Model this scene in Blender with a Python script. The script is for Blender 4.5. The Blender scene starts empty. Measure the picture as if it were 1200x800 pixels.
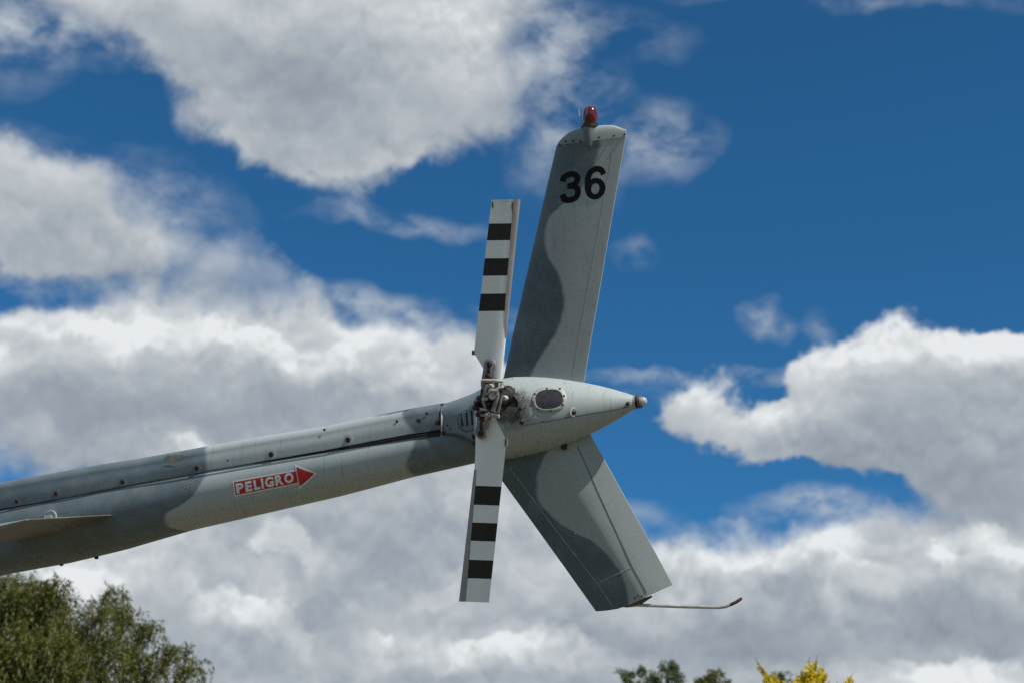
import bpy, bmesh, math, random
import numpy as np
from mathutils import Vector, Matrix, Euler, noise as mnoise

random.seed(7)
SC = bpy.context.scene
COL = SC.collection
R = math.radians

# ------------------------------------------------------------------ camera
PITCH = R(22.0)
FPX = 1963.0                       # focal length in photograph pixels (1200 wide)
CAM = Vector((0.0, 0.0, 1.6))
CR = Vector((1, 0, 0))
CF = Vector((0, math.cos(PITCH), math.sin(PITCH)))
CU = Vector((0, -math.sin(PITCH), math.cos(PITCH)))
cd = bpy.data.cameras.new('camera')
cd.lens = 36.0 * FPX / 1200.0
cd.clip_start = 0.05
cd.clip_end = 5000
cd.dof.use_dof = True
cd.dof.focus_distance = 7.0
cd.dof.aperture_fstop = 3.6
cam = bpy.data.objects.new('camera', cd)
cam.location = CAM
cam.rotation_euler = (math.pi / 2 + PITCH, 0, 0)
COL.objects.link(cam)
SC.camera = cam

SC.cycles.max_bounces = 5
SC.cycles.use_adaptive_sampling = True
SC.cycles.adaptive_threshold = 0.010
SC.cycles.adaptive_min_samples = 12
SC.cycles.use_denoising = False
SC.cycles.diffuse_bounces = 2
SC.cycles.glossy_bounces = 2
SC.cycles.use_fast_gi = False
SC.view_settings.view_transform = 'Standard'
SC.view_settings.look = 'None'
SC.view_settings.exposure = 0.0
SC.view_settings.gamma = 1.0
SC.view_settings.use_curve_mapping = False


def ray(px, py):
    """world direction of a point of the photograph"""
    return (CF * FPX + CR * (px - 600.0) - CU * (py - 400.0)).normalized()


# ------------------------------------------------------------------ sun
_Y = R(18)                          # the helicopter is turned by this much; the sun stands over its tail
SUN_DIR = ((CR * math.cos(_Y) - CF * math.sin(_Y)) * .58 + (-CF * math.cos(_Y) - CR * math.sin(_Y)) * -.02 + CU * .80).normalized()
SUN_EL = math.asin(SUN_DIR.z)
sd = bpy.data.lights.new('sun', 'SUN')
sd.energy = 5.0
sd.angle = R(0.55)
sd.color = (1.0, 0.955, 0.88)
sun = bpy.data.objects.new('sun', sd)
sun.rotation_euler = SUN_DIR.to_track_quat('Z', 'Y').to_euler()
sun.location = (0, 0, 30)
COL.objects.link(sun)

# ------------------------------------------------------------------ sky with clouds
W = bpy.data.worlds.new('World')
SC.world = W
W.use_nodes = True
wn = W.node_tree
wn.nodes.clear()


class NT:
    """small helper to write node trees"""
    def __init__(self, tree):
        self.t = tree

    def n(self, kind, ins=None, **kw):
        nd = self.t.nodes.new(kind)
        for k, v in kw.items():
            setattr(nd, k, v)
        if ins:
            for k, v in ins.items():
                self.set(nd.inputs[k], v)
        return nd

    def set(self, sock, v):
        if isinstance(v, bpy.types.NodeSocket):
            self.t.links.new(v, sock)
        elif isinstance(v, bpy.types.Node):
            self.t.links.new(v.outputs[0], sock)
        else:
            sock.default_value = v

    def m(self, op, a, b=None, c=None, clamp=False):
        nd = self.t.nodes.new('ShaderNodeMath')
        nd.operation = op
        nd.use_clamp = clamp
        self.set(nd.inputs[0], a)
        if b is not None:
            self.set(nd.inputs[1], b)
        if c is not None:
            self.set(nd.inputs[2], c)
        return nd.outputs[0]

    def v(self, op, a, b=None, scale=None):
        nd = self.t.nodes.new('ShaderNodeVectorMath')
        nd.operation = op
        self.set(nd.inputs[0], a)
        if b is not None:
            self.set(nd.inputs[1], b)
        if scale is not None:
            self.set(nd.inputs['Scale'], scale)
        return nd.outputs['Value'] if op in ('LENGTH', 'DOT_PRODUCT', 'DISTANCE') else nd.outputs[0]

    def ramp(self, x, a, b, lo=0.0, hi=1.0, smooth=True):
        nd = self.t.nodes.new('ShaderNodeMapRange')
        nd.interpolation_type = 'SMOOTHSTEP' if smooth else 'LINEAR'
        self.set(nd.inputs['Value'], x)
        for k, v in (('From Min', a), ('From Max', b), ('To Min', lo), ('To Max', hi)):
            self.set(nd.inputs[k], v)
        return nd.outputs[0]

    def mix(self, f, a, b, blend='MIX'):
        nd = self.t.nodes.new('ShaderNodeMix')
        nd.data_type = 'RGBA'
        nd.blend_type = blend
        nd.clamp_factor = True
        self.set(nd.inputs[0], f)
        self.set(nd.inputs[6], a)
        self.set(nd.inputs[7], b)
        return nd.outputs[2]

    def noise(self, vec, scale, detail=5, rough=0.55, dist=0.0, out=0, lac=2.0, kind='FBM'):
        nd = self.t.nodes.new('ShaderNodeTexNoise')
        nd.noise_type = kind
        nd.normalize = True
        self.set(nd.inputs['Vector'], vec)
        nd.inputs['Scale'].default_value = scale
        nd.inputs['Detail'].default_value = detail
        nd.inputs['Roughness'].default_value = rough
        nd.inputs['Lacunarity'].default_value = lac
        nd.inputs['Distortion'].default_value = dist
        return nd.outputs[out]

    def vor(self, vec, scale, detail=2, rough=0.5, smooth=None, lac=2.0):
        nd = self.t.nodes.new('ShaderNodeTexVoronoi')
        nd.feature = 'F1' if smooth is None else 'SMOOTH_F1'
        nd.normalize = True
        self.set(nd.inputs['Vector'], vec)
        nd.inputs['Scale'].default_value = scale
        nd.inputs['Detail'].default_value = detail
        nd.inputs['Roughness'].default_value = rough
        nd.inputs['Lacunarity'].default_value = lac
        if smooth is not None:
            nd.inputs['Smoothness'].default_value = smooth
        return nd.outputs['Distance']


PIX = 1.0 / FPX


def blob_sum(T, vec, blobs, start=0.0):
    """sum of soft elliptical patches fixed to directions of the sky: (x, y, rx, ry, tilt, weight)"""
    acc = start
    v0 = vec
    for i, (x, y, rx, ry, tilt, w) in enumerate(blobs):
        if i % 6 == 5:             # evaluate in turn: keeps the shader's stack small
            nd = T.n('ShaderNodeVectorMath', operation='MULTIPLY_ADD')
            T.set(nd.inputs[0], acc)
            nd.inputs[1].default_value = (1e-9, 1e-9, 1e-9)
            T.set(nd.inputs[2], v0)
            vec = nd.outputs[0]
        c = ray(x, y)
        a = (CR - c * CR.dot(c)).normalized()
        b = c.cross(a)
        if b.dot(CU) < 0:
            b = -b
        ca, sa = math.cos(R(tilt)), math.sin(R(tilt))
        a2 = a * ca + b * sa
        b2 = b * ca - a * sa
        c2 = a2.cross(b2)
        M = Matrix((a2, b2, c2)).transposed()
        gr = T.n('ShaderNodeTexGradient', gradient_type='SPHERICAL')
        tm = gr.texture_mapping
        tm.vector_type = 'TEXTURE'
        tm.translation = c
        tm.rotation = M.to_euler()
        tm.scale = (rx * PIX * 1.5, ry * PIX * 1.5, 0.6)
        T.set(gr.inputs[0], vec)
        acc = T.m('MULTIPLY_ADD', gr.outputs['Fac'], w * 1.15, acc)
    return acc

# cloud banks: (x, y, rx, ry, tilt in degrees, weight)
CUMULUS = [
    # big bank at the upper left
    (430, 30, 190, 105, 0, .9), (330, 95, 130, 70, -20, .9), (372, 185, 62, 62, -10, .9),
    (500, 105, 110, 66, 0, .9), (190, 35, 130, 48, -22, .75), (60, -5, 110, 36, -10, .7),
    (560, 60, 60, 70, 0, .6), (440, 165, 60, 40, 10, .6), (270, 150, 60, 34, -35, .5),
    # bank in the middle at the left edge
    (40, 240, 100, 54, -12, .8), (130, 285, 105, 50, -20, .66), (225, 305, 90, 40, -20, .5),
    (40, 300, 90, 40, 0, .7), (165, 222, 45, 22, -20, .4), (260, 335, 30, 24, 0, .3),
    # bank behind the boom
    (110, 395, 100, 48, 0, .85), (250, 400, 150, 52, 0, .9), (405, 434, 145, 46, 0, .9),
    (500, 447, 70, 52, 0, .8), (20, 430, 80, 50, 0, .9), (250, 465, 260, 58, 0, 1.0),
    (55, 520, 85, 42, 0, .9), (440, 480, 140, 50, 0, .6), (300, 520, 150, 50, 0, .6),
    # below the boom
    (330, 600, 260, 75, 12, 1.0), (470, 600, 130, 60, 0, 1.0), (180, 690, 150, 62, 0, 1.0),
    (420, 700, 260, 110, 0, 1.0), (110, 680, 60, 36, 0, .6), (60, 760, 150, 90, 0, 1.0),
    (560, 730, 180, 90, 0, 1.0), (640, 660, 100, 50, 0, .6), (400, 790, 500, 70, 0, 1.0),
    # bank at the right
    (818, 466, 44, 34, 10, .9), (880, 508, 58, 36, -12, .95), (955, 490, 52, 46, 20, .9),
    (1055, 447, 92, 56, 0, 1.0), (965, 432, 30, 34, 0, .6), (1150, 438, 80, 42, 0, .9), (1100, 500, 120, 70, 0, 1.0),
    (1190, 520, 110, 80, 0, 1.0), (1000, 520, 80, 42, -10, .9), (1140, 560, 105, 36, -8, .8),
    (1195, 400, 40, 26, 0, .6),
    # lower right deck
    (860, 690, 150, 62, 0, 1.0), (1000, 675, 180, 50, 2, 1.0), (1150, 660, 160, 55, 6, 1.0),
    (1010, 740, 350, 75, 0, 1.1), (720, 730, 140, 62, 0, .9), (820, 790, 400, 60, 0, 1.0),
]
WISPS = [
    (645, 105, 62, 95, 0, .75), (600, 20, 80, 50, 0, .6), (735, 35, 60, 26, -10, .4),
    (772, 165, 50, 38, 10, .95), (480, 258, 95, 12, -3, .7), (430, 366, 150, 18, -3, .9),
    (520, 392, 80, 18, -5, .7), (898, 374, 28, 16, -10, .9), (740, 296, 26, 18, 0, .5),
    (830, 438, 130, 9, 3, .9), (925, 588, 60, 18, 5, .8), (1000, 604, 70, 26, -10, .6),
    (1000, -6, 160, 8, 0, .4), (60, 28, 120, 36, -5, .9), (755, 610, 40, 16, 0, .45), (200, 240, 80, 36, -20, .5),
    (700, 160, 40, 60, 0, .35), (575, 650, 60, 20, 0, .4),
    (960, 385, 12, 20, 40, .5), (20, 60, 60, 40, 0, .4), (740, 470, 60, 14, 5, .35),
    (40, 190, 80, 30, -20, .4),
]
DARK = [
    (330, 75, 110, 50, -10, .5), (400, 130, 130, 40, -10, .3), (330, 120, 60, 40, 0, .2),
    (80, 290, 130, 40, -12, .35), (280, 480, 260, 34, 4, .7), (60, 470, 90, 24, 0, .7),
    (60, 540, 120, 34, 0, .55), (480, 460, 100, 24, 0, .4),
    (420, 650, 130, 40, -8, .75), (330, 735, 170, 40, 8, .5), (860, 700, 60, 26, 20, .5), (240, 655, 60, 26, -10, .4),
    (560, 620, 60, 30, 0, .4), (640, 740, 80, 30, 0, .5), (560, 780, 160, 40, 0, .5),
    (1110, 560, 140, 42, -8, .9), (1090, 500, 100, 32, 0, .45), (940, 520, 90, 20, -12, .35),
    (900, 700, 100, 42, -10, .75), (1060, 690, 90, 40, 0, .6), (1150, 720, 120, 34, 0, .7),
    (900, 760, 200, 26, 0, .7), (1180, 640, 80, 26, 0, .5), (700, 690, 70, 26, 0, .5),
    (780, 745, 120, 24, 0, .5),
]
LIGHT = [
    (550, 40, 70, 60, 0, .6), (430, 15, 110, 30, 0, .3), (470, 190, 40, 26, 0, .4),
    (370, 215, 40, 30, 0, .3), (110, 375, 130, 24, 0, .7), (260, 395, 160, 30, 0, .75),
    (450, 420, 90, 34, 0, .6), (520, 440, 50, 30, 0, .5), (215, 525, 30, 26, 0, .6),
    (150, 650, 100, 30, 0, .9), (90, 690, 60, 22, 0, .8), (300, 700, 60, 36, 0, .5),
    (460, 745, 60, 30, 0, .6), (590, 765, 90, 24, 0, 1.0), (700, 660, 60, 20, 0, .5), (1000, 640, 120, 20, 0, .6), (630, 760, 70, 26, 0, .7),
    (1050, 402, 110, 32, 0, 1.0), (1180, 408, 60, 26, 0, .9), (820, 458, 50, 22, 0, .8),
    (960, 460, 46, 26, 0, .7), (890, 495, 70, 22, 0, .5), (890, 655, 180, 18, 3, .5),
    (860, 660, 70, 24, 0, .7), (1185, 645, 30, 20, 0, .7), (980, 690, 20, 40, 10, .6),
    (1060, 790, 80, 12, 0, .8), (1165, 772, 30, 14, 0, .9), (1160, 670, 60, 20, 0, .4),
]

SOFT = [(190, 130, 90, 60, -35, .5), (440, 210, 60, 40, 0, .4), (130, 350, 120, 30, 0, .5), (60, 20, 130, 60, 0, .9), (600, 90, 90, 120, 0, .8), (160, 250, 160, 70, -20, .8), (290, 320, 80, 50, 0, 1.0),
        (520, 400, 80, 60, 0, .5), (560, 630, 90, 60, 0, .6), (800, 640, 120, 30, 0, .8), (1000, 610, 140, 40, 0, .9), (440, 380, 120, 26, 0, .7),
        (40, 500, 90, 60, 0, .6), (330, 640, 200, 90, 0, .4)]

FRONT = [(330, 640, 40, 26, 0, .8), (400, 690, 50, 30, 0, .9), (350, 790, 60, 30, 0, .9), (520, 700, 50, 30, 0, .8), (590, 660, 44, 28, 0, .7), (700, 780, 50, 26, 0, .8), (840, 800, 60, 26, 0, .7), (930, 830, 60, 40, 0, .8), (1130, 640, 60, 30, 0, .7),
         (105, 735, 52, 62, 0, 1), (165, 715, 60, 50, 0, 1), (235, 735, 50, 44, 0, 1), (300, 745, 60, 40, 0, .9), (218, 540, 26, 28, 0, 1),
         (440, 640, 90, 30, 0, .8), (470, 775, 70, 34, 0, 1), (600, 785, 80, 38, 0, 1), (560, 600, 50, 34, 0, .8), (650, 700, 60, 34, 0, .8),
         (770, 715, 70, 40, 0, .9), (870, 725, 95, 48, 0, 1), (1000, 690, 44, 46, 0, .9), (960, 770, 90, 28, 0, .7), (1090, 815, 90, 34, 0, 1), (1168, 795, 46, 34, 0, 1),
         (1185, 685, 46, 44, 0, 1), (1080, 705, 60, 34, 0, .8), (110, 425, 90, 44, 0, 1), (240, 420, 80, 40, 0, 1), (350, 445, 70, 40, 0, .9), (470, 455, 80, 46, 0, 1),
         (40, 460, 70, 40, 0, .8), (150, 330, 60, 24, 0, .5)]

# a node group giving the cloud thickness along a direction
grp = bpy.data.node_groups.new('cloud_thickness', 'ShaderNodeTree')
grp.interface.new_socket('Vector', in_out='INPUT', socket_type='NodeSocketVector')
grp.interface.new_socket('Density', in_out='OUTPUT', socket_type='NodeSocketFloat')
G = NT(grp)
gi = G.n('NodeGroupInput')
go = G.n('NodeGroupOutput')
d0 = gi.outputs[0]
# bend the outlines at three sizes
wa = G.v('SUBTRACT', G.noise(d0, 9.0, 2, .5, out=1), (.5, .5, .5))
wb = G.v('SUBTRACT', G.noise(d0, 38.0, 4, .6, out=1), (.5, .5, .5))
p1 = G.v('ADD', d0, G.v('SCALE', wa, scale=.055))
p2 = G.v('ADD', p1, G.v('SCALE', wb, scale=.024))
cov = blob_sum(G, p2, CUMULUS)
cov = G.m('MINIMUM', cov, 1.15)
# beyond the view the clouds go on by themselves
away = G.ramp(G.v('DOT_PRODUCT', d0, tuple(CF)), math.cos(R(22)), math.cos(R(27)))
far = G.ramp(G.noise(G.v('MULTIPLY', d0, (1, 1, 1.6)), 2.6, 4, .55), .44, .62, 0.0, 1.0)
cov = G.m('ADD', cov, G.m('MULTIPLY', away, far))
n1 = G.m('SUBTRACT', G.noise(p1, 24.0, 7, .52), .5)
bil = G.m('SUBTRACT', .42, G.vor(p2, 40.0, 1, .5))
rag = G.m('MULTIPLY_ADD', n1, 1.36, G.m('MULTIPLY', bil, .50))
dens = G.m('MULTIPLY_ADD', rag, G.ramp(cov, 0.0, .14), cov)
G.set(go.inputs[0], dens)

grp2 = bpy.data.node_groups.new('nearer_heads', 'ShaderNodeTree')
grp2.interface.new_socket('Vector', in_out='INPUT', socket_type='NodeSocketVector')
grp2.interface.new_socket('Density', in_out='OUTPUT', socket_type='NodeSocketFloat')
H = NT(grp2)
hi_ = H.n('NodeGroupInput')
ho = H.n('NodeGroupOutput')
hw = H.v('SUBTRACT', H.noise(hi_.outputs[0], 22.0, 5, .58, out=1), (.5, .5, .5))
hp = H.v('ADD', hi_.outputs[0], H.v('SCALE', hw, scale=.060))
hd = blob_sum(H, hp, FRONT)
hb = H.m('SUBTRACT', .42, H.vor(hp, 40.0, 1, .5))
H.set(ho.inputs[0], H.m('MULTIPLY_ADD', hb, .42, H.m('MULTIPLY', hd, 1.05)))


def front(v):
    g = T.n('ShaderNodeGroup')
    g.node_tree = grp2
    T.set(g.inputs[0], v)
    return g.outputs[0]


T = NT(wn)
tc = T.n('ShaderNodeTexCoord')
dr = T.v('NORMALIZE', tc.outputs['Generated'])


def thick(v):
    g = T.n('ShaderNodeGroup')
    g.node_tree = grp
    T.set(g.inputs[0], v)
    return g.outputs[0]


D0 = thick(dr)
sunside = (Vector((0.10, -0.25, 1.0))).normalized()
D1 = thick(T.v('ADD', dr, tuple(sunside * 0.012)))

softness = blob_sum(T, dr, SOFT)
alpha = T.ramp(D0, T.m('MULTIPLY_ADD', softness, -.12, .30), T.m('MULTIPLY_ADD', softness, .75, .64))
# large light and dark areas of the deck, seen from below
wob = T.v('SUBTRACT', T.noise(dr, 22.0, 5, .6, out=1), (.5, .5, .5))
dp = T.v('ADD', dr, T.v('SCALE', wob, scale=.05))
dark = T.m('MULTIPLY', blob_sum(T, dp, DARK), .72)
light = blob_sum(T, dp, LIGHT)
body = T.m('SUBTRACT', light, dark)
away2 = T.ramp(T.v('DOT_PRODUCT', dr, tuple(CF)), math.cos(R(22)), math.cos(R(27)))
body = T.m('ADD', body, T.m('MULTIPLY', away2, T.m('SUBTRACT', T.noise(dr, 5.0, 4, .6), .55)))
# light from above on every swelling: thinner towards the sun is brighter
rim = T.m('SUBTRACT', D0, D1)
shade = T.m('MULTIPLY_ADD', body, .36, .50)
shade = T.m('MULTIPLY_ADD', rim, .34, shade)
inner = T.ramp(D0, .45, 1.5, .06, -.10)
shade = T.m('ADD', shade, inner)
soft = T.m('MULTIPLY', T.m('SUBTRACT', T.noise(dp, 20.0, 8, .58), .5), .44)
# rounded heads: each lobe is brighter on its upper side
q1 = T.v('ADD', dr, T.v('SCALE', wob, scale=.030))


def puff(v):
    d = T.vor(v, 33.0, 2, .55, lac=2.3)
    return T.m('MULTIPLY', d, d)


rel = T.m('SUBTRACT', puff(T.v('ADD', q1, tuple(sunside * .0065))), puff(q1))
relw = T.m('MULTIPLY_ADD', light, .75, .42, clamp=True)
shade = T.m('MULTIPLY_ADD', rel, T.m('MULTIPLY', relw, 2.3), shade)
# nearer heads standing in front of the deck
F0, F1 = front(dr), front(T.v('ADD', dr, tuple(sunside * .016)))
fr = T.m('SUBTRACT', T.ramp(F0, .30, .62), T.ramp(F1, .25, .95), clamp=True)
fr = T.m('MULTIPLY', fr, T.ramp(T.noise(dp, 17.0, 4, .5),   .40, .60, .15, 1.0))
shade = T.m('MULTIPLY_ADD', fr, .40, shade)
shade = T.m('ADD', shade, soft, clamp=True)
cr = T.n('ShaderNodeValToRGB')
T.set(cr.inputs[0], shade)
els = cr.color_ramp.elements
els[0].position, els[0].color = 0.0, (.235, .285, .345, 1)
els[1].position, els[1].color = 1.0, (.80, .83, .85, 1)
for pos, c in ((.28, (.345, .39, .44, 1)), (.52, (.47, .51, .545, 1)), (.76, (.60, .635, .66, 1))):
    e = els.new(pos)
    e.color = c
cloud = T.v('SCALE', cr.outputs[0], scale=10.0)

# thin veils
wv = T.v('SUBTRACT', T.noise(dr, 16.0, 3, .6, out=1), (.5, .5, .5))
pv = T.v('ADD', dr, T.v('SCALE', wv, scale=.035))
veil = blob_sum(T, pv, WISPS)
st = T.noise(T.v('MULTIPLY', T.v('ADD', dr, T.v('SCALE', wv, scale=.018)), (1.0, 1.0, 1.7)), 26.0, 7, .58)
veil = T.m('MULTIPLY', veil, T.ramp(st, .34, .74, 0.0, 1.35))
veil = T.m('MULTIPLY', veil, .80, clamp=True)

sky = T.n('ShaderNodeTexSky', sky_type='NISHITA', sun_disc=False)
sky.sun_elevation = SUN_EL
sky.sun_rotation = math.atan2(SUN_DIR.x, SUN_DIR.y)
sky.altitude = 2600
sky.air_density = 1.0
sky.dust_density = 0.3
sky.ozone_density = 3.0
skyc = T.v('MULTIPLY', sky.outputs[0], (.29, .83, 1.05))
veilc = T.mix(veil, skyc, (5.2, 5.7, 6.2, 1))
full = T.mix(alpha, veilc, cloud)
bg = T.n('ShaderNodeBackground', ins={'Strength': 0.1})
T.set(bg.inputs['Color'], full)
ow = T.n('ShaderNodeOutputWorld')
T.set(ow.inputs[0], bg.outputs[0])
W.cycles.sampling_method = 'MANUAL'
W.cycles.sample_map_resolution = 512

# ------------------------------------------------------------------ tools
def tag(o, label=None, cat=None, group=None, kind=None):
    if label:
        o['label'] = label
    if cat:
        o['category'] = cat
    if group:
        o['group'] = group
    if kind:
        o['kind'] = kind
    return o


def mk(name, verts, faces, mats, parent=None, smooth=True, fm=None, sharp=None):
    me = bpy.data.meshes.new(name)
    me.from_pydata([tuple(v) for v in verts], [], faces)
    if not isinstance(mats, (list, tuple)):
        mats = [mats]
    for m_ in mats:
        me.materials.append(m_)
    if fm is not None:
        me.polygons.foreach_set('material_index', fm)
    me.validate()
    bm = bmesh.new()
    bm.from_mesh(me)
    bmesh.ops.remove_doubles(bm, verts=bm.verts, dist=1e-6)
    bmesh.ops.recalc_face_normals(bm, faces=bm.faces)
    if sharp:
        for e in bm.edges:
            if len(e.link_faces) == 2 and e.calc_face_angle(0) > sharp:
                e.smooth = False
    bm.to_mesh(me)
    bm.free()
    if smooth:
        me.shade_smooth()
        if sharp:
            for e in me.edges:
                pass
    o = bpy.data.objects.new(name, me)
    COL.objects.link(o)
    if parent is not None:
        o.parent = parent
    return o


class MB:
    """collects shapes for one mesh"""
    def __init__(self):
        self.v, self.f, self.fm = [], [], []

    def add(self, v, f, mi=0):
        b = len(self.v)
        self.v += [Vector(x) for x in v]
        self.f += [tuple(i + b for i in q) for q in f]
        self.fm += [mi] * len(f)

    def loft(self, rings, closed=True, caps=True, mi=0, mis=None):
        b = len(self.v)
        n = len(rings[0])
        for r_ in rings:
            self.v += [Vector(x) for x in r_]
        for i in range(len(rings) - 1):
            for j in range(n if closed else n - 1):
                k = (j + 1) % n
                self.f.append((b + i * n + j, b + i * n + k, b + (i + 1) * n + k, b + (i + 1) * n + j))
                self.fm.append(mis[i] if mis else mi)
        if caps and closed:
            self.f.append(tuple(b + j for j in range(n))[::-1])
            self.fm.append(mis[0] if mis else mi)
            self.f.append(tuple(b + (len(rings) - 1) * n + j for j in range(n)))
            self.fm.append(mis[-1] if mis else mi)

    def tube(self, pts, r, n=8, mi=0, caps=True):
        pts = [Vector(p) for p in pts]
        rs = r if isinstance(r, (list, tuple)) else [r] * len(pts)
        rings = []
        prev = None
        for i, p in enumerate(pts):
            a = pts[max(i - 1, 0)]
            b = pts[min(i + 1, len(pts) - 1)]
            d = (b - a).normalized()
            if prev is None:
                up = Vector((0, 0, 1)) if abs(d.z) < .9 else Vector((0, 1, 0))
                x = d.cross(up).normalized()
            else:
                x = (prev - d * prev.dot(d)).normalized()
            prev = x
            y = d.cross(x)
            rings.append([p + (x * math.cos(t) + y * math.sin(t)) * rs[i]
                          for t in [2 * math.pi * k / n for k in range(n)]])
        self.loft(rings, True, caps, mi)

    def lathe(self, base, axis, prof, n=16, mi=0, mis=None):
        """prof: list of (radius, distance along axis)"""
        axis = Vector(axis).normalized()
        up = Vector((0, 0, 1)) if abs(axis.z) < .9 else Vector((1, 0, 0))
        x = axis.cross(up).normalized()
        y = axis.cross(x)
        base = Vector(base)
        rings = [[base + axis * d + (x * math.cos(t) + y * math.sin(t)) * max(r_, 1e-4)
                  for t in [2 * math.pi * k / n for k in range(n)]] for r_, d in prof]
        self.loft(rings, True, True, mi, mis)

    def box(self, c, sx, sy, sz, ax=None, mi=0):
        c = Vector(c)
        X, Y, Z = ax if ax else (Vector((1, 0, 0)), Vector((0, 1, 0)), Vector((0, 0, 1)))
        v = [c + X * (sx / 2 * i) + Y * (sy / 2 * j) + Z * (sz / 2 * k)
             for k in (-1, 1) for j in (-1, 1) for i in (-1, 1)]
        f = [(0, 2, 3, 1), (4, 5, 7, 6), (0, 1, 5, 4), (2, 6, 7, 3), (0, 4, 6, 2), (1, 3, 7, 5)]
        self.add(v, f, mi)

    def build(self, name, mats, parent=None, smooth=True, sharp=R(40)):
        return mk(name, self.v, self.f, mats, parent, smooth, self.fm, sharp)


def lerp_tab(tab, x):
    if x <= tab[0][0]:
        a, b = tab[0], tab[1]
    elif x >= tab[-1][0]:
        a, b = tab[-2], tab[-1]
    else:
        for a, b in zip(tab, tab[1:]):
            if a[0] <= x <= b[0]:
                break
    t = (x - a[0]) / (b[0] - a[0])
    return [p + (q - p) * t for p, q in zip(a[1:], b[1:])]


# the frame of the helicopter: X runs along it towards the tail, Z is its up, -Y is its left side
YAW = R(18)
AX = (CR * math.cos(YAW) - CF * math.sin(YAW)).normalized()
AN = (-CF * math.cos(YAW) - CR * math.sin(YAW)).normalized()
ORG = CAM + ray(590, 485) * 7.0
ROT = Matrix((AX, -AN, CU)).transposed()
ROOTM = Matrix.Translation(ORG) @ ROT.to_4x4()


def L(px, py, y=0.0):
    """point of the helicopter's own frame seen at a point of the photograph, y off its middle plane"""
    d = ray(px, py)
    t = ((ORG - AN * y) - CAM).dot(AN) / d.dot(AN)
    p = CAM + d * t - ORG
    return Vector((p.dot(AX), y, p.dot(CU)))


# ------------------------------------------------------------------ materials
def mat(name):
    m_ = bpy.data.materials.new(name)
    m_.use_nodes = True
    t = NT(m_.node_tree)
    bs = m_.node_tree.nodes['Principled BSDF']
    return m_, t, bs


def simple(name, col, rough=.5, metal=0.0, var=.25, scale=30.0, spec=.5, bump=0.0, dirt=None):
    m_, t, bs = mat(name)
    tcn = t.n('ShaderNodeTexCoord')
    nz = t.noise(tcn.outputs['Object'], scale, 5, .6)
    f = t.ramp(nz, .3, .7, 1 - var, 1 + var * .6)
    c = t.v('SCALE', tuple(col), scale=f)
    if dirt:
        nz2 = t.noise(tcn.outputs['Object'], scale * .45, 6, .65)
        c = t.mix(t.ramp(nz2, dirt[1], dirt[1] + .12), c, (*dirt[0], 1))
    t.set(bs.inputs['Base Color'], c)
    bs.inputs['Roughness'].default_value = rough
    bs.inputs['Metallic'].default_value = metal
    bs.inputs['Specular IOR Level'].default_value = spec
    if bump:
        bp = t.n('ShaderNodeBump', ins={'Strength': bump, 'Distance': .004})
        t.set(bp.inputs['Height'], nz)
        t.set(bs.inputs['Normal'], bp)
    return m_


LIGHT_PAINT = (.38, .425, .43)
DARK_PAINT = (.115, .150, .168)


def curve_node(t, x, pts, lo, hi):
    """value read from a traced line: pts = [(t, v)], t in 0..1, v in lo..hi"""
    fc = t.n('ShaderNodeFloatCurve')
    t.set(fc.inputs['Value'], x)
    cv = fc.mapping.curves[0]
    pts = sorted(pts)
    P = [(min(max(a, 0), 1), (b - lo) / (hi - lo)) for a, b in pts]
    cv.points[0].location = P[0]
    cv.points[1].location = P[-1]
    for q in P[1:-1]:
        cv.points.new(*q)
    fc.mapping.extend = 'HORIZONTAL'
    fc.mapping.update()
    return t.m('MULTIPLY_ADD', fc.outputs[0], hi - lo, lo)


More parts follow.
